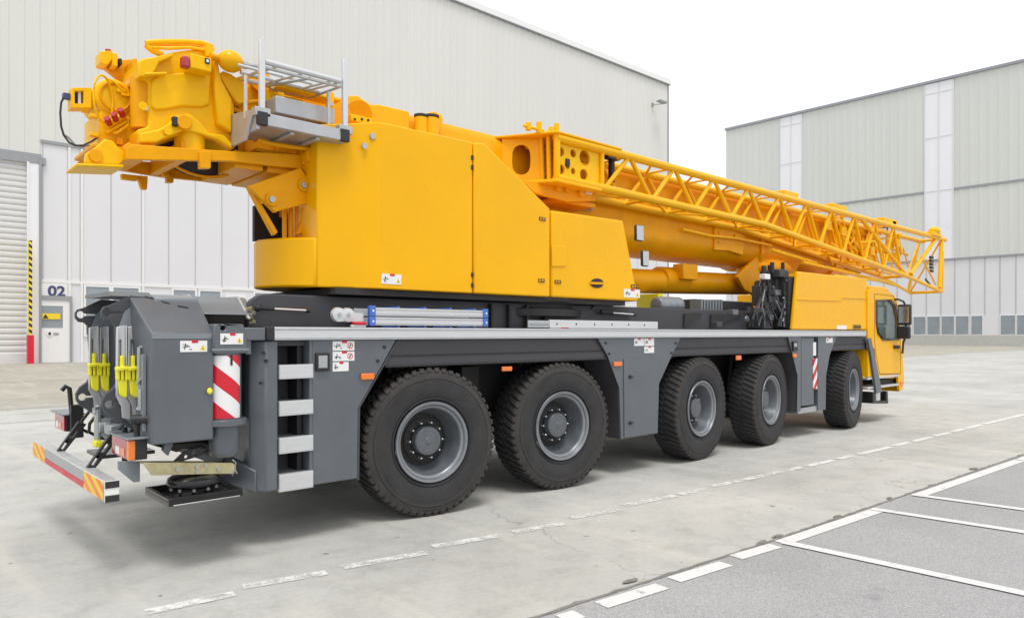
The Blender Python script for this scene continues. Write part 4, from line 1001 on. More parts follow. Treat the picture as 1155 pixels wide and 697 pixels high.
# vertical pin housings
a_ = W(156,90,y=YA+.35); 
q = MB(); q.tube((a_.x,YA+.2,W(156,146,y=YA+.2).z),(a_.x,YA+.2,W(156,88,y=YA+.2).z),.10,'bounce_yellow',24); part(q,'pin_housing',head,bevel=.006)
a_ = W(215,160,y=YA+.1); q = MB(); q.tube((a_.x,YA+.12,W(215,170,y=YA).z),(a_.x,YA+.12,W(215,143,y=YA).z),.12,'cast',24); q.tube((a_.x,YA+.12,W(215,170.5,y=YA).z-.02),(a_.x,YA+.12,W(215,170,y=YA).z),.10,'bounce_yellow',24); part(q,'pin_housing',head,bevel=.006)
q = MB(); p_ = W(208,138,y=YA-.05); q.tube((p_.x,YA-.06,p_.z),(p_.x,YA+.05,p_.z),.06,'bounce_yellow',16); q.pbox(195.5,131.5,201,142,YA-.06,.06,'shade_steel'); part(q,'locking_knob',head,bevel=.006)
bolts([(189,148),(161,120)],YA-.03,head,'cast',.035); bolts([(163.5,122)],YA+.06,head,'galv',.025)
# long plates below (near and far) with cross members
q = MB(); q.pxz([(142,167),(150,163),(265,171),(300,172),(359,176),(359,193),(260,182),(142,180)],YA-.04,.05,'bounce_yellow'); part(q,'lower_plate',head,bevel=.006)
q = MB(); q.pxz([(88,186),(88,182),(140,181),(280,190),(360,196),(360,214),(278,209),(185,200),(116,189)],7.05,.05,'bounce_yellow'); part(q,'lower_plate',head,bevel=.006)
q = MB(); zpl = 3.16
for px,w_ in ((150,.12),(192,.07),(262,.25),(300,.3),(340,.3)):
    x_ = PX(px,6.6); q.box(x_-w_/2,x_+w_/2,YA+.02,7.04,zpl-.03,zpl+.12,'bounce_yellow')
q.box(PX(88,6.9),PX(150,6.5),YA+.2,7.04,zpl-.0,zpl+.03,'bounce_yellow'); q.box(PX(275,6.5),4.4,YA+.02,7.04,zpl+.14,zpl+.17,'bounce_yellow'); part(q,'cross_member',head,bevel=.006)
q = MB(); x_ = PX(228,6.6); q.lathe([(.06,-.05),(.44,-.05),(.46,-.04),(.40,0),(.46,.04),(.44,.05),(.06,.05)],(x_,6.66,3.555),'y','black',48); part(q,'rope_sheave',head)
q = MB(); q.path([(x_+.49*math.cos(t_),6.58,3.555+.47*math.sin(t_)) for t_ in [R(200+i*8) for i in range(18)]],.014,'bounce_yellow'); part(q,'sheave_guard',head)
for pp,Y in (([(225,171),(238,171),(238,190),(226,190)],YA-.07),([(155,198),(167,199),(166,214),(160,213)],7.03),([(188,197),(196,198),(196,206),(188,206)],7.0),([(137,196),(156,198),(155,204),(138,202)],7.0),([(184,180),(191,181),(191,199),(184,199)],6.9)):
    q = MB(); q.pxz(pp,Y,.06,'bounce_yellow'); part(q,'stop_tab',head,bevel=.005)
# rear gusset foot
q = MB(); q.pxz([(96,184),(97,173),(108,166),(118,157),(128,159),(134,167),(143,173),(140,182),(134,186),(110,186)],6.24,.06,'cast'); q.pxz([(86,184),(140,186),(140,189.5),(86,187.5)],6.2,.35,'cast'); part(q,'foot_gusset',head,bevel=.01)
bolts([(108,176)],6.235,head,'bounce_yellow',.05)
q = MB(); q.pxz([(140,164),(146,160),(152,166),(150,178),(140,180)],6.22,.10,'bounce_yellow'); part(q,'clevis_block',head,bevel=.01)
# rear body panel and drum
q = MB(); q.pxz([(112,125),(126,117),(143,113),(155,116),(155,165),(140,169),(126,160),(112,163)],6.55,.5,'cast'); part(q,'rear_body',head,bevel=.02)
a_ = W(127,112,y=6.6); q = MB(); q.lathe([(.0,-.02),(.13,-.02),(.15,0),(.15,.4),(.13,.42)],(a_.x,6.55,a_.z),'y','cast',28); q.lathe([(.10,-.03),(.115,-.035),(.12,-.02)],(a_.x,6.55,a_.z),'y','bounce_yellow',28); part(q,'winch_drum',head,bevel=.004)
q = MB(); q.pxz([(99,101),(120,102),(120,121),(99,120)],6.6,.25,'cast'); part(q,'drum_arm',head,bevel=.01)
q = MB(); bx = [XZ(p,r_,6.55) for p,r_ in ((80.5,99),(103.5,99),(103.5,122),(80.5,122))]; ho = [XZ(p,r_,6.55) for p,r_ in ((84.5,103),(94.5,103),(94.5,117),(84.5,117))]
q.plate(bx,[ho],lambda a,b_,d:(a,6.55+d,b_),.14,'cast'); ob = part(q,'sensor_housing',head,bevel=.006)
q = MB(); q.xz(ho,6.6,6.62,'shade_steel'); q.pbox(88,103,91.5,117,6.585,.01,'white'); part(q,'sensor_window',ob)
q = MB(); p_ = W(76,109,y=6.6); q.box(p_.x-.03,p_.x+.04,6.58,6.64,p_.z-.02,p_.z+.02,'navy'); part(q,'cable_plug',head)
q = MB(); q.path([W(a,b_,y=6.6) for a,b_ in ((72,110),(69,116),(68,128),(69,143),(72,153),(78,161),(85,164.5),(94,164),(103,160),(112,154),(120,148))],.008,'ink'); q.path([W(a,b_,y=6.62) for a,b_ in ((72,152),(78,156),(84,163),(92,166),(101,164))],.008,'mull'); part(q,'cable',head)
q = MB(); ctr = W(116.5,112,y=6.45); q.path([(ctr.x+.085*math.cos(t_),6.45+.07*math.cos(t_),ctr.z+.185*math.sin(t_)) for t_ in [2*PI*i/28 for i in range(28)]],.009,'cast',closed=True); part(q,'rope_ring',head)
q = MB(); a_,b2 = W(120,143,y=6.5),W(140,130,y=6.5); q.tube(a_,b2,.028,'cast'); q.tube(a_+Vector((0,0,-.05)),b2+Vector((.02,0,-.05)),.014,'cast'); q.path([W(a,b_,y=6.48) for a,b_ in ((143,132),(146,136),(144,142),(132,150),(128,150))],.012,'cast'); ol = part(q,'lamp_bar',head)
for t_ in (.12,.48,.86):
    p_ = a_.lerp(b2,t_); q = MB(); q.tube(p_+Vector((0,-.03,.0)),p_+Vector((-.03,-.075,.035)),.024,'redlens',12); part(q,'red_lamp',ol)
q = MB()
for px,py in ((106,131),(106,152),(136,103),(141,107)): p_ = W(px,py,y=6.52); q.box(p_.x-.03,p_.x+.03,6.5,6.56,p_.z-.015,p_.z+.015,'cast')
q.path([W(a,b_,y=6.5) for a,b_ in ((119,88),(128,92),(136,100),(143,104))],.008,'cast'); q.pbox(132,155,139,163,6.5,.06,'bounce_yellow'); part(q,'small_brackets',head,bevel=.004)
# upper left arm
q = MB(); q.pxz([(124,59),(137,68),(155,66),(155.5,93),(143,97),(117,76),(120,66)],6.7,.06,'bounce_yellow'); q.pxz([(150,66),(155,66),(155,92),(150,92)],6.45,.5,'bounce_yellow'); part(q,'upper_arm',head,bevel=.008)
q = MB(); q.pxz([(113,58),(127,57),(128,66),(122,74),(117,73),(113,71)],6.6,.16,'cast'); q.pbox(127,60,133,75,6.58,.2,'cast'); q.pbox(134,66,138,73,6.6,.1,'shade_steel'); part(q,'arm_roller_box',head,bevel=.008)
q = MB(); p_ = W(123,56.5,y=6.6); q.ell((p_.x,6.62,p_.z),(.025,.02,.015),'redlens',10,8); part(q,'red_lamp',head)
# upper hoop
q = MB(); q.path([W(a,b_,y=YA+.1) for a,b_ in ((182,62),(172,58),(165,52),(165,49),(172,48),(185,47.5),(210,47.5),(228,49),(237,52),(240,58))],.022,'cast'); q.path([W(a,b_,y=YA+.35) for a,b_ in ((184,62),(174,57),(168,52),(172,50),(190,50),(212,50),(232,54),(239,62))],.020,'bounce_yellow'); q.pbox(233,50,241,64,YA,.12,'cast'); q.path([W(a,b_,y=YA+.05) for a,b_ in ((172,54),(190,55),(214,54),(232,57))],.014,'cast'); part(q,'rope_guard_hoop',head,bevel=0)
# lamp box with red lamp, accumulator ball
q = MB(); q.pbox(215,63,239,79.5,YA-.12,.25,'cast'); lb = part(q,'lamp_box',head,bevel=.01)
q = MB(); q.pbox(206,63,214.5,76,YA-.12,.08,'redlens'); part(q,'red_lamp',lb,bevel=.015,seg=3)
q = MB(); q.pbox(231.5,66,236.5,72,YA-.13,.01,'ink'); q.pbox(233,67.5,235.5,70.5,YA-.136,.006,'white'); part(q,'lamp_switch',lb)
p_ = W(260,69.5,y=YA-.05); q = MB(); q.ell(p_,(.105,.095,.092),'yellow',28,16); q.tube(p_+Vector((-.17,0,0)),p_+Vector((.15,0,-.0)),.03,'bounce_yellow',14); part(q,'pressure_accumulator',head)
q = MB(); q.tube(p_+Vector((.1,0,0)),p_+Vector((.33,-.05,.01)),.02,'galv'); q.tube(p_+Vector((.1,.0,0)),p_+Vector((.14,0,0)),.035,'galv'); part(q,'accumulator_stem',head)
q = MB(); q.pxz([(247,84),(252,80),(262,84),(275,94),(282,114),(270,118),(264,112),(256,100)],YA+.02,.1,'yellow'); part(q,'neck_plate',head,bevel=.012)
q = MB(); q.pxz([(262,86),(300,92),(312,104),(312,150),(268,150)],YA+.5,.3,'bounce_yellow'); part(q,'neck_plate',head,bevel=.012)
q = MB(); p_ = W(285,98,y=YA+.4); q.tube((p_.x,YA+.2,p_.z),(p_.x,YA+.5,p_.z),.10,'bounce_yellow',20)
q.path([W(a,b_,y=YA+.15) for a,b_ in ((268,120),(280,116),(296,114),(312,116),(330,122))],.02,'bounce_yellow'); q.path([W(a,b_,y=YA+.1) for a,b_ in ((270,90),(284,86),(298,90),(306,100),(310,116))],.016,'cast'); q.path([W(a,b_,y=YA+.12) for a,b_ in ((262,122),(274,128),(286,140),(288,160))],.02,'bounce_yellow')
q.box(p_.x-.02,p_.x+.35,YA+.1,YA+.3,p_.z-.2,p_.z-.12,'cast'); part(q,'neck_fittings',head)
q = MB(); q.box(2.65,3.25,6.45,7.35,3.2,3.95,'bounce_yellow'); q.pxz([(310,106),(380,112),(400,118),(400,190),(312,176)],6.4,.06,'bounce_yellow'); part(q,'neck_box',head,bevel=.02)
q = MB(); 
for px in (314,370): q.pbox(px,104,px+7,122,YA-.05,.05,'cast')
q.pbox(314,103,385,106,YA-.04,.2,'yellow'); part(q,'neck_frame',head,bevel=.006)
bolts([(317.5,111),(373.5,118)],YA-.05,head,'galv',.018)
# bottom right lug
q = MB(); p_ = W(350,177,y=6.1); q.tube((p_.x,6.02,p_.z),(p_.x,6.3,p_.z),.075,'bounce_yellow',20); q.tube((p_.x-.05,6.05,p_.z),(p_.x+.22,6.05,p_.z-.01),.022,'bounce_yellow'); q.pxz([(340,160),(362,160),(358,186),(342,186)],6.12,.1,'bounce_yellow'); q.path([W(a,b_,y=6.05) for a,b_ in ((290,158),(305,162),(330,166),(348,168))],.02,'bounce_yellow'); part(q,'lug_eye',head,bevel=.006)

# ---------------- aluminium work platform beside the boom head
YP = 5.72
plat = empty('work_platform', (2.9,5.9,3.45), crane)
xa_, xb_ = PX(290.5,YP), PX(394,YP); zt_ = W(342,136.5,y=YP).z; 
q = MB(); q.box(xa_+.06,xb_-.06,YP,YP+.03,zt_-.10,zt_,'tray'); q.box(xa_,xa_+.03,YP+.02,YP+.55,zt_-.14,zt_,'tray'); q.box(xb_-.03,xb_,YP+.02,YP+.55,zt_-.1,zt_,'tray'); q.box(xa_+.03,xb_-.03,YP+.031,YP+.55,zt_-.10,zt_-.07,'galv')
q.box(xa_+.3,xa_+.34,YP+.04,YP+.5,zt_-.125,zt_-.1,'galv'); q.box(xb_-.3,xb_-.26,YP+.04,YP+.5,zt_-.125,zt_-.1,'galv')
part(q,'platform_tray',plat,bevel=.006)
q = MB(); q.pxz([(302,148),(384,163),(372,168),(352,160),(312,152)],YP+.3,.02,'galv'); q.prism([(xa_-.02,YP+.03,zt_+.02),(xa_-.02,YP+.5,zt_+.08),(xa_-.02,YP+.5,zt_-.2),(xa_-.02,YP+.2,zt_-.2)],(.02,0,0),'tray'); part(q,'tray_skirt',plat,bevel=.004)
for x_ in (xa_,xb_-.085):
    q = MB(); q.box(x_,x_+.085,YP-.012,YP+.035,zt_-.105,zt_+.003,'ink'); part(q,'corner_cap',plat,bevel=.006)
q = MB(); q.pbox(311,115.5,378,134,YP+.28,.2,'tray'); part(q,'control_box',plat,bevel=.008)
for px,pt in ((294.5,47),(388,69)):
    p0 = W(px,pt,y=YP+.05); zb_ = zt_
    q = MB(); q.box(p0.x-.024,p0.x+.024,YP+.02,YP+.055,zb_-.02,p0.z,'alu'); q.box(p0.x-.075,p0.x-.05,YP+.2,YP+.23,zb_-.02,p0.z-.25,'alu'); q.tube((p0.x+.01,YP+.04,p0.z-.01),(p0.x+.01,YP+.04,p0.z+.03),.01,'alu'); q.box(p0.x-.07,p0.x+.06,YP+.0,YP+.08,zb_-.03,zb_+.04,'galv'); part(q,'railing_post',plat,bevel=.004)
q = MB()
def rp(l,Y,r=.016): q.path([W(a,b_,y=Y) for a,b_ in l],r,'alu')
xA,xB = xa_+.08, xb_-.06; zr = W(340,78,y=YP).z
q.tube((xA,YP+.05,zr),(xB,YP+.05,zr),.024,'alu'); q.tube((xA,YP+.05,zr-.05),(xB,YP+.05,zr-.05),.012,'galv')
q.tube((xA-.05,YP+.42,zr+.0),(xB,YP+.42,zr+.0),.02,'alu'); q.tube((xA-.1,YP+.62,zr+.01),(xB-.1,YP+.62,zr+.01),.02,'alu'); q.tube((xA-.12,YP+.3,zr+.01),(xB-.1,YP+.3,zr+.01),.014,'alu')
for x_ in (xA+.10,xA+.33,xA+.60,xB-.03): q.tube((x_,YP+.05,zr-.02),(x_-.12,YP+.62,zr-.0),.013,'alu')
q.path([(xA+.42,YP+.08,zr-.03),(xA+.24,YP+.5,zr-.03),(xA+.28,YP+.56,zr-.03),(xA+.66,YP+.56,zr-.03),(xA+.72,YP+.08,zr-.03)],.013,'galv')
part(q,'folded_railing',plat)

# ---------------- rear outrigger box
XR0 = 1.585; XR1 = 2.02
zb_ = W(200,499.5,y=YN).z
YL1, YL2 = 5.85, 6.66
q = MB(); sec_ = [(YN,zb_),(YN,1.70),(YL1-.005,1.97),(YL1-.005,zb_)]
A_ = [q.bm.verts.new((XR0-(.05 if (y>5.6 and z>1.5) else 0),y,z)) for y,z in sec_]; B_ = [q.bm.verts.new((XR1,y,z)) for y,z in sec_]
q.face([A_[0],A_[1],A_[3]],'grey'); q.face([A_[1],A_[2],A_[3]],'grey'); q.face(B_[::-1],'grey')
for i in range(4): q.face([A_[i],A_[(i+1)%4],B_[(i+1)%4],B_[i]],'grey')
rbx = part(q,'outrigger_box',bevel=.012,seg=3)
q = MB(); q.yz([(YL1-.038,zb_+.05),(YL1-.038,1.97),(6.0,2.0),(6.95,2.0),(7.0,1.95),(7.0,zb_+.05)],1.70,XR1,'lgrey'); part(q,'box_body',rbx,bevel=.012)
q = MB(); q.yz([(YL1,1.972),(YL1+.1,2.01),(YL2,2.01),(YL2,1.98)],1.42,1.699,'grey'); part(q,'top_cover',rbx,bevel=.004)
q = MB(); q.box(XR0+.004,XR1-.004,YN-.004,YN-.001,1.662,1.70,'lgrey'); part(q,'edge_strip',rbx)
n0 = Vector((0,-.771,1)); p0_ = Vector((0,YN,1.70))
def SL(px,py):
    a = W(px,py,y=1.0); d = a-Vector((0,0,EYE)); o = Vector((0,0,EYE)); t = (p0_-o).dot(n0)/d.dot(n0); return o+d*t
for a_,b2 in (((164,335.8),(173,338.4)),((182,341),(191.5,343.8)),((200.5,346.4),(212.5,348.4))):
    q = MB(); A,B = SL(*a_),SL(*b2); up = Vector((0,.79,.61))*.018; nn_ = n0.normalized()*.004
    q.prism([A+nn_*.4,B+nn_*.4,B+up+nn_*.4,A+up+nn_*.4],nn_,'black'); part(q,'anti_slip_strip',rbx)
q = MB(); q.yz([(5.86,1.85),(6.08,2.0),(7.5,2.0),(7.6,1.85)],XR1+.02,2.50,'lgrey'); part(q,'rear_cover',bevel=.012)
for x_ in (XR1+.001,2.42):
    q = MB(); q.yz([(5.83,1.82),(6.07,2.012),(6.2,2.012),(6.2,1.99),(6.08,1.99),(5.87,1.82)],x_,x_+.018,'alu'); part(q,'cover_seam')
q = MB(); q.box(XR1+.002,2.3,YN+.25,YF-.2,1.0,1.72,'shade_steel'); part(q,'outrigger_beam')
q = MB(); q.yz([(7.95,zb_),(7.95,1.9),(YF,1.7),(YF,zb_)],2.03,2.4,'grey'); part(q,'outrigger_box',bevel=.012)
sticker(203,384.3,233.5,396.8,YN,'glyph',rbx)
# lug plates with key-hole openings
def TX(a,b_): return XZ(a,b_,YL1)
def lugplate(Y):
    def keyhole(px,py):
        x,z = TX(px,py); return [(x+.030*math.cos(t_), z+.030*math.sin(t_)) for t_ in [R(18+i*(324/16)) for i in range(17)]]+[(x+.11,z-.006),(x+.11,z+.006)]
    pp = [(147,333.5),(137,338),(125,344),(117.5,346),(114.5,351),(115,357),(119,361.5),(126,362.5),(130,367),(132,400),(133,430),(129,437),(120,444),(115.5,452),(116,460),(120,466),(128,471),(137,477),(146,482),(168,496),(176,496),(176,336)]
    m = MB(); m.plate([TX(*p) for p in pp],[keyhole(121.5,352.5),keyhole(123.5,456)],lambda a,b_,d:(a,Y+d,b_),.045,'dgrey')
    return part(m,'lug_plate',bevel=.005)
lugplate(YL1); lugplate(YL2)
q = MB(); q.prism([(1.69,YL1+.05,1.05),(1.69,YL2-.01,1.05),(1.52,YL2-.01,.86),(1.52,YL1+.05,.86)],(.02,0,0),'lgrey'); part(q,'rear_plate',bevel=.006)
for Y in (YL1,YL2):
    q = MB(); q.xz([TX(*p) for p in ((132.5,372),(140,352),(150,344),(174,344),(174,488),(150,480),(138,470),(135,430))],Y-.005,Y-.001,'lgrey'); part(q,'plate_facing')
# aluminium holders on both plates, each with a yellow chock
for Y in (YL1-.006, YL2-.006):
    for i,pxc in enumerate((135.5,148.0)):
        dz_ = -.012*i
        def T(a,b_):
            x,z = TX(a+ (0 if True else 0),b_); return (x,z)
        m = MB()
        o_ = [T(pxc-5,369),T(pxc+4.6,367),T(pxc+5.4,446),T(pxc+10.5,456),T(pxc+10.5,473),T(pxc+1.5,471),T(pxc+.5,458),T(pxc-5.8,446)]
        s_ = [T(pxc-1.6,383),T(pxc+.6,383),T(pxc+.6,404),T(pxc-1.6,404)]
        m.plate(o_,[s_],lambda a,b_,d:(a,Y-.012+d,b_),.012,'alu')
        for ia,ib in ((0,7),(1,2)):
            (a1,b1),(a2,b2_) = o_[ia],o_[ib]; m.prism([(a1,Y-.013,b1),(a1+.006,Y-.013,b1),(a2+.006,Y-.013,b2_),(a2,Y-.013,b2_)],(0,-.03,0),'alu')
        part(m,'chock_holder',bevel=.002)
        m = MB(); yy = Y-.014
        m.xz([T(pxc-2.0,401),T(pxc+2.0,401),T(pxc+2.2,416),T(pxc-2.2,416)],yy-.04,yy,'chock')
        m.xz([T(pxc-7.4,413.5),T(pxc+6.2,412.5),T(pxc+6.2,416.5),T(pxc-7.2,418)],yy-.07,yy,'chock')
        for j in (-6.8,-2.2,2.4): m.xz([T(pxc+j,415),T(pxc+j+3.6,415),T(pxc+j+3.6,429),T(pxc+j+.2,428)],yy-.055,yy,'chock')
        m.xz([T(pxc-5.0,428),T(pxc+5.8,428),T(pxc+5.6,447),T(pxc+2.5,448),T(pxc-3.6,444)],yy-.045,yy,'chock')
        o_ = m.build('wheel_chock',None,bevel=.006)
        tag(o_, 'yellow plastic wheel chock in the %s silver holder of the %s rear lug plate' % (('left','right')[i], 'farther' if Y > 6.3 else 'nearer'), 'wheel chock', 'yellow wheel chocks at the rear of the crane')
q = MB(); q.box(1.60,1.62,YL1-.05,YL1-.01,1.15,1.72,'galv'); part(q,'guide_rail')
# handle and latch on the box's rear face
q = MB(); q.path([(XR0-.03,YN+.18,z_) for z_ in (1.25,1.35,1.55,1.6)],.012,'galv'); q.tube((XR0-.03,YN+.18,1.25),(XR0,YN+.18,1.25),.01,'galv'); q.tube((XR0-.03,YN+.18,1.6),(XR0,YN+.18,1.6),.01,'galv'); part(q,'grab_handle')
q = MB(); q.box(XR0-.03,XR0-.002,YN+.10,YN+.15,1.0,1.55,'lgrey'); q.box(XR0-.05,XR0-.031,YN+.11,YN+.14,1.15,1.3,'galv'); part(q,'locking_bar',bevel=.004)
q = MB(); p_ = W(160,457,y=5.65); q.path([(p_.x,5.65,p_.z+.12),(p_.x-.03,5.64,p_.z+.16),(p_.x-.01,5.63,p_.z+.2),(p_.x+.03,5.63,p_.z+.15),(p_.x+.02,5.64,p_.z+.05),(p_.x-.03,5.65,p_.z-.03)],.012,'galv'); q.tube((p_.x-.06,5.66,p_.z-.1),(p_.x+.04,5.6,p_.z-.1),.035,'black',14); q.tube((p_.x+.04,5.6,p_.z-.1),(p_.x+.055,5.59,p_.z-.1),.028,'galv',14); q.tube((p_.x-.03,5.66,p_.z-.1),(p_.x-.03,5.66,p_.z-.35),.02,'black'); part(q,'spring_latch')
q = MB(); p_ = W(236.5,441,y=YN-.02); q.ell((p_.x,YN-.02,p_.z),(.02,.015,.025),'chock',12,8); part(q,'indicator_knob')
q = MB()
for i in range(4): p_ = W(279+(i%2)*3,349+i*5,y=5.9); q.tube(p_,p_+Vector((.03,-.03,.01)),.018,'pgalv',8)
part(q,'hose_couplings')

# outrigger jack (vertical cylinder)
JX, JY, JR = 2.135, 5.60, .125
jk = empty('outrigger_jack', (JX,JY,.7), crane)
zj = lambda py: W(258,py,y=YN).z
q = MB(); q.lathe([(.0,zj(398)),(JR,zj(398)),(JR,zj(474)),(0,zj(474))],(JX,JY,0),'z','grey',40); part(q,'jack_barrel',jk)
q = MB(); q.lathe([(0,zj(473)),(JR+.04,zj(473)),(JR+.04,zj(480)),(0,zj(480))],(JX,JY,0),'z','grey',40); q.lathe([(0,zj(480.5)),(.113,zj(480.5)),(.113,zj(510)),(.095,zj(516)),(0,zj(516))],(JX,JY,0),'z','grey',40); part(q,'jack_foot_tube',jk,bevel=.004)
q = MB(); q.plate([(JX-.13,zj(398.5)),(JX+.13,zj(398.5)),(JX+.13,zj(385)),(JX+.10,zj(365.5)),(JX-.12,zj(365.5)),(JX-.13,zj(380))],[circ(JX-.055,zj(370),.018,14)],lambda a,b_,d:(a,YN-.03+d,b_),.2,'grey'); part(q,'jack_head_plate',jk,bevel=.012)
q = MB(); q.box(JX-.14,JX+.14,YN-.035,YN-.028,zj(395.5),zj(393),'lgrey'); q.box(JX+.131,JX+.17,YN+.0,YN+.1,zj(400),zj(376),'grey'); part(q,'head_rim',jk,bevel=.002)
sticker(248.3,376,274,388.3,YN-.031,'glyph',jk)
# striped reflective board wrapped round the barrel
q = MB(); r_ = JR+.003; wa = 2.0; H0,H1 = zj(471.5),zj(401)
for poly,k in bands((-wa/2,H0,wa/2,H1), .14, .103, .165, cols=18):
    vs = []
    for a,b_ in poly: an = -PI/2+a-.30; vs.append(q.bm.verts.new((JX+r_*math.cos(an),JY+r_*math.sin(an),b_)))
    q.face(vs,'red' if k%2 else 'white')
bd = part(q,'striped_board',jk,recalc=False)
pq = Vector((JX+.018,JY-JR-.003,zj(406.5)))
text_mesh('number_lettering','1',.11,'ink',Matrix.Translation(pq+Vector((-.012,-.003,.0)))@Matrix.Rotation(PI/2,4,'X'),jk,extrude=.0006,bold=.003)
q = MB(); q.tube((JX+.02,JY,zj(528)),(JX+.02,JY,zj(516)),.035,'black'); q.pxz([(161.6,522),(262,522),(265,524),(264,534),(171,536)],5.50,.012,'pgalv'); q.pxz([(161.6,522),(262,522),(262,523.5),(161.6,523.5)],5.512,.12,'pgalv'); part(q,'pad_carrier',jk,bevel=.002)
bolts([(200,529),(222,526),(222,532),(246,529),(232,524.5)],5.495,jk,'galv',.012)
q = MB(); q.path([W(a,b_,y=5.52) for a,b_ in ((262,518),(266,522),(265,530),(262,536),(259,530),(263,524),(267,534))],.006,'galv'); part(q,'safety_chain',jk)
PXc,PYc = 1.91,5.60
q = MB(); q.lathe([(0,.565),(.16,.565),(.185,.58),(.19,.60),(.18,.63),(.15,.65),(0,.65)],(PXc,PYc,0),'z','gloss',40); part(q,'pad_socket',jk,bevel=.004)
for i in range(10):
    a = 2*PI*i/10; m = MB(); m.tube((PXc+.16*math.cos(a),PYc+.16*math.sin(a),.55),(PXc+.16*math.cos(a),PYc+.16*math.sin(a),.57),.012,'galv',6); part(m,'bolt',jk)
q = MB(); q.box(1.65,2.17,5.33,5.87,.495,.525,'gloss'); 
for (a,b_,c_,d) in ((1.65,2.17,5.33,5.355),(1.65,2.17,5.845,5.87),(1.65,1.675,5.356,5.844),(2.145,2.17,5.356,5.844)): q.box(a,b_,c_,d,.526,.55,'gloss')
q.box(1.68,2.15,5.325,5.329,.497,.503,'alu'); part(q,'support_pad',jk,bevel=.006)
# perforated support arm
a_,b2 = XZ(196,524,5.62), XZ(242,502,5.62)
out_ = [XZ(*p,5.62) for p in ((192,524),(200,524),(206,520),(232,512),(240,510),(240,499),(226,503),(207,510))]
q = MB(); q.plate(out_,[circ(*XZ(210,515,5.62),.014,10),circ(*XZ(219,511,5.62),.018,10),circ(*XZ(230,506,5.62),.024,10)],lambda a,b_,d:(a,5.62+d,b_),.02,'black'); part(q,'perforated_arm',jk,bevel=.002)
q = MB(); q.pxz([(172,502),(240,498),(238,506),(205,506),(200,510),(186,506)],5.66,.3,'shade_steel'); q.pxz([(186,500),(196,500),(190,514),(184,508)],5.58,.05,'grey'); part(q,'under_box_brackets',bevel=.004)
# far side jack
q = MB(); q.lathe([(0,.85),(.125,.85),(.125,1.7),(0,1.7)],(JX,YF-.1,0),'z','grey',30); q.box(JX-.35,JX+.15,YF-.4,YF+.1,.495,.53,'gloss'); q.lathe([(0,.53),(.1,.53),(.1,.85),(0,.85)],(JX,YF-.1,0),'z','grey',30); part(q,'far_outrigger_jack',bevel=.004)

# ---------------- lights and underrun bar at the rear
def tail(Ya,Yb,sgn):
    X = 1.47; z0,z1 = .80,.945
    t_ = empty('tail_light',(X,(Ya+Yb)/2,z0),crane)
    m = MB(); m.box(X+.012,X+.12,Ya+.004,Yb,z0,z1,'black'); m.box(X-.02,X+.16,Ya-.02,Yb+.06,z1+.003,z1+.018,'lgrey'); part(m,'lamp_housing',t_,bevel=.004)
    m = MB(); m.box(X-.004,X+.01,Ya+(.06 if sgn > 0 else .01),Yb-(.01 if sgn > 0 else .06),z0+.004,z1-.004,'redlens'); part(m,'red_lens',t_,bevel=.003)
    for k in (.33,.62,): 
        y_ = Ya+(Yb-Ya)*k; m = MB(); m.box(X-.008,X-.0045,y_-.05,y_+.05,z0+.02,z0+.075,'white' if k>.5 else 'amber'); part(m,'reflector',t_)
    m = MB(); ys = (Ya,Ya+.055) 
    if sgn < 0: m.box(X-.006,X+.04,Yb-.05,Yb+.004,z0+.002,z1-.002,'amber')
    else: m.box(X-.006,X+.04,ys[0]-.004,ys[1],z0+.002,z1-.002,'amber'); part(m,'amber_lens',t_,bevel=.008)
tail(5.60,6.05,1); tail(7.66,8.12,-1)
q = MB(); q.pxz([(133,520),(158,520),(158,543),(151,544),(133,529)],5.66,.015,'lgrey'); part(q,'light_bracket',bevel=.003)
q = MB(); q.box(1.5,1.6,7.55,7.6,.75,1.05,'black'); q.path([(1.52,7.62,.95),(1.5,7.62,1.2),(1.47,7.62,1.22),(1.44,7.62,1.18)],.02,'black'); part(q,'light_bracket')
# bar
XBm = 1.30; zb0,zb1 = .545,.685
bar = empty('underrun_bar',(XBm,YC,zb0),crane)
q = MB(); q.box(XBm,XBm+.09,5.56,8.12,zb0,zb1,'alu'); part(q,'bar_beam',bar,bevel=.006)
q = MB()
for (ya,yb_) in ((5.57,6.12),(7.56,8.11)):
    for poly,k in bands((ya,zb0+.008,yb_,zb1-.008), .05, -.35, 0): q.prism([(XBm-.004,a,b_) for a,b_ in poly],(.003,0,0),'orange' if k%2 else 'ylab')
q.box(XBm-.004,XBm-.001,6.125,7.555,zb0+.008,zb0+.055,'red'); q.box(XBm-.004,XBm-.001,6.125,7.555,zb0+.058,zb1-.008,'galv'); part(q,'reflective_film',bar)
q = MB(); q.box(XBm+.002,XBm+.088,5.535,5.558,zb0,zb1,'white'); q.box(XBm+.001,XBm+.089,5.529,5.5345,zb1-.045,zb1+.001,'ink'); q.box(XBm+.001,XBm+.089,5.529,5.5345,zb0-.001,zb0+.045,'ink'); part(q,'bar_end',bar)
for y_ in (6.2,7.25):
    ou = [(XBm+.02,.66),(XBm+.08,.66),(XBm+.26,.90),(XBm+.20,.93)]
    def lp(a,b_,c_,d,w): 
        return [(a-w,b_+w*.5),(a+w,b_-w*.5),(c_+w,d-w*.5),(c_-w,d+w*.5)]
    q = MB(); q.plate(ou,[lp(XBm+.075,.70,XBm+.105,.75,.011),lp(XBm+.14,.79,XBm+.18,.85,.011)],lambda a,b_,d:(a,y_+d,b_),.05,'black'); part(q,'bar_arm',bar,bevel=.003)
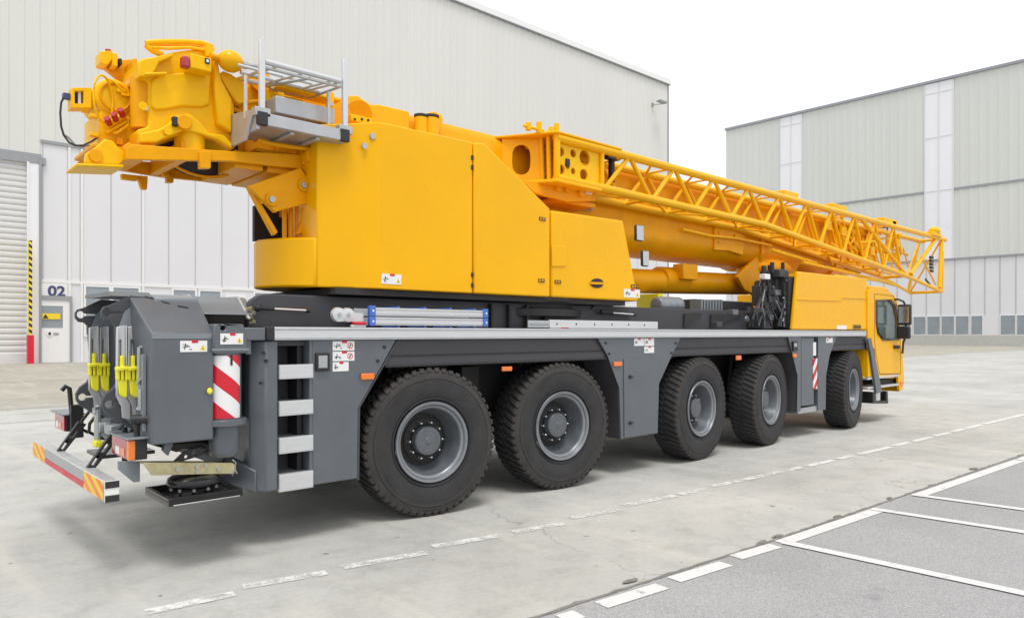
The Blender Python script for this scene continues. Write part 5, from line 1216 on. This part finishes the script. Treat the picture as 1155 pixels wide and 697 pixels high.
# coupling and bits between
q = MB(); q.box(1.55,1.66,6.45,6.75,.86,1.02,'grey'); q.tube((1.5,6.6,.94),(1.6,6.6,.94),.05,'galv',16); q.tube((1.5,6.6,.80),(1.5,6.6,1.12),.025,'galv',10); q.path([(1.5,6.6,1.1),(1.45,6.5,1.1),(1.42,6.35,1.08)],.014,'galv'); q.box(1.52,1.6,6.3,6.5,.9,.98,'galv'); part(q,'tow_coupling',bevel=.006)
q = MB(); q.box(1.46,1.52,6.5,6.62,.79,.84,'chock'); part(q,'coupling_tag',bevel=.008)
for i in range(6):
    y_ = 5.95+i*.28; q = MB(); q.path([(1.6,y_,1.0),(1.55,y_+.03,.92),(1.56,y_+.1,.84),(1.62,y_+.14,.80)],.014,'hose'); part(q,'air_hose')
q = MB(); q.tube((1.55,6.9,.74),(1.55,6.9,1.05),.012,'pgalv'); part(q,'drain_rod')
q = MB(); q.tube((1.53,5.95,.72),(1.53,5.95,1.0),.02,'black'); part(q,'buffer_post')

# ================================================================ loose things lying on the deck
YD = 5.60
lad = empty('folded_ladder',(PX(460,YD),YD+.15,1.752)); tag(lad,'folded aluminium ladder with blue end caps lying on the deck edge','ladder')
zA,zM,zB2 = 1.772,1.852,1.93
lx0,lx1 = PX(417,YD),PX(548,YD)
for (a,b_) in ((zA,zM-.006),(zM+.006,zB2)):
    q = MB(); q.box(lx0,lx1,YD,YD+.03,a,b_,'alu'); q.box(lx0+.01,lx1-.01,YD-.006,YD-.0005,a+.012,a+.018,'galv'); q.box(lx0+.01,lx1-.01,YD-.006,YD-.0005,b_-.018,b_-.012,'galv'); q.build('rail',lad,bevel=.004)
    q = MB(); q.box(lx0,lx1,YD+.27,YD+.30,a,b_,'alu'); q.build('rail',lad,bevel=.004)
for px in (420,547.5):
    for (a,b_) in ((zA-.006,zM-.003),(zM+.003,zB2+.016)):
        x_ = PX(px,YD); q = MB(); q.box(x_-.03,x_+.03,YD-.012,YD+.035,a,b_,'blue'); o_ = q.build('end_cap',lad,bevel=.005)
        m = MB(); m.tube((x_,YD-.013,(a+b_)/2),(x_,YD-.018,(a+b_)/2),.01,'white',8); m.build('rivet',o_)
for px in (450,480,509,536):
    x_ = PX(px,YD)
    q = MB(); q.box(x_-.012,x_+.012,YD+.001,YD+.29,zB2+.001,zB2+.016,'blue'); q.build('foot_pad',lad,bevel=.003)
    q = MB(); q.box(x_-.012,x_+.012,YD+.001,YD+.29,zA-.018,zA-.002,'blue'); q.build('foot_pad',lad,bevel=.003)
for px in (382,395):
    x_ = PX(px,YD); q = MB(); q.lathe([(0,-.01),(.03,-.01),(.06,-.005),(.065,.03),(0,.03)],(x_,YD-.005+(px-382)*.003,1.86),'y','alu',24); q.lathe([(0,-.016),(.018,-.016),(.02,-.01)],(x_,YD-.005+(px-382)*.003,1.86),'y','galv',14); q.build('hinge_joint',lad)
q = MB(); q.box(PX(386,YD),lx0-.04,YD+.035,YD+.06,1.80,1.88,'alu'); q.box(PX(396,YD),lx0-.035,YD,YD+.025,1.752,1.775,'alu'); q.build('hinge_bar',lad,bevel=.004)
q = MB(); q.box(PX(399,YD),lx0-.035,YD-.01,YD+.05,1.776,1.80,'red'); q.build('red_strap',lad,bevel=.006)
bar_ = empty('slotted_bar',(PX(680,YD),YD,1.752)); tag(bar_,'long flat aluminium bar with round holes lying on the deck under the front cabinet','metal bar')
x0_,x1_ = PX(620,YD),PX(742,YD)
q = MB(); q.plate([(x0_,1.756),(x1_,1.756),(x1_,1.85),(x0_,1.85)],[circ(x0_+(x1_-x0_)*t_,1.803,.014,12) for t_ in (.06,.22,.38,.54,.7,.86)],lambda a,b_,d:(a,YD+d,b_),.02,'alu'); q.build('perforated_strip',bar_,bevel=.002)
q = MB(); q.box(PX(596,YD),x0_-.004,YD+.002,YD+.02,1.762,1.84,'galv'); q.box(PX(598,YD),x0_-.02,YD-.004,YD+.001,1.79,1.81,'mull'); q.build('sleeve',bar_,bevel=.003)
q = MB(); q.box(PX(633,YD),PX(641,YD),YD-.006,YD-.001,1.757,1.765,'red'); q.build('red_marking',bar_)

# ================================================================ CAMERA, LIGHT, WORLD
cam = bpy.data.cameras.new('camera'); co = bpy.data.objects.new('camera',cam); COL.objects.link(co); SC.camera = co
cam.sensor_width = 36; cam.lens = 36*F/1155; cam.clip_end = 3000; cam.clip_start = .05
cam.shift_y = (HY-348.5)/1155
co.location = (0,0,EYE)
co.rotation_euler = (PI/2,0,TH-PI/2)
SUN_EL, SUN_AZ = R(68), R(-120)    # direction towards the sun, in the XY plane
sd = Vector((math.cos(SUN_EL)*math.cos(SUN_AZ), math.cos(SUN_EL)*math.sin(SUN_AZ), math.sin(SUN_EL)))
sl = bpy.data.lights.new('sun','SUN'); sl.energy = 1.9; sl.angle = R(20); sl.color = (1,.97,.92)
so = bpy.data.objects.new('sun',sl); COL.objects.link(so); so.rotation_euler = sd.to_track_quat('Z','Y').to_euler(); so.location = (0,0,60)
w = bpy.data.worlds.new('World'); SC.world = w; w.use_nodes = True
N = w.node_tree.nodes; L = w.node_tree.links; bg = N['Background']
sky = N.new('ShaderNodeTexSky'); sky.sky_type = 'NISHITA'; sky.sun_disc = False; sky.sun_elevation = SUN_EL; sky.sun_rotation = PI/2-SUN_AZ
sky.dust_density = 3; sky.air_density = 1
hs = N.new('ShaderNodeHueSaturation'); hs.inputs['Saturation'].default_value = .12; L.new(sky.outputs[0],hs.inputs['Color'])
nz = N.new('ShaderNodeTexNoise'); nz.inputs['Scale'].default_value = 1.6; nz.inputs['Detail'].default_value = 6
tc = N.new('ShaderNodeTexCoord'); L.new(tc.outputs['Generated'],nz.inputs['Vector'])
rp_ = N.new('ShaderNodeValToRGB'); rp_.color_ramp.elements[0].position = .3; rp_.color_ramp.elements[1].position = .7
rp_.color_ramp.elements[0].color = (8.6,8.7,9.0,1); rp_.color_ramp.elements[1].color = (13.5,13.5,13.5,1); L.new(nz.outputs['Fac'],rp_.inputs['Fac'])
mx = N.new('ShaderNodeMix'); mx.data_type = 'RGBA'; mx.inputs[0].default_value = .85
L.new(hs.outputs[0],mx.inputs[6]); L.new(rp_.outputs[0],mx.inputs[7]); L.new(mx.outputs[2],bg.inputs['Color'])
bg.inputs['Strength'].default_value = .112
SC.view_settings.view_transform = 'Standard'; SC.view_settings.look = 'None'; SC.view_settings.exposure = 0; SC.view_settings.gamma = 1
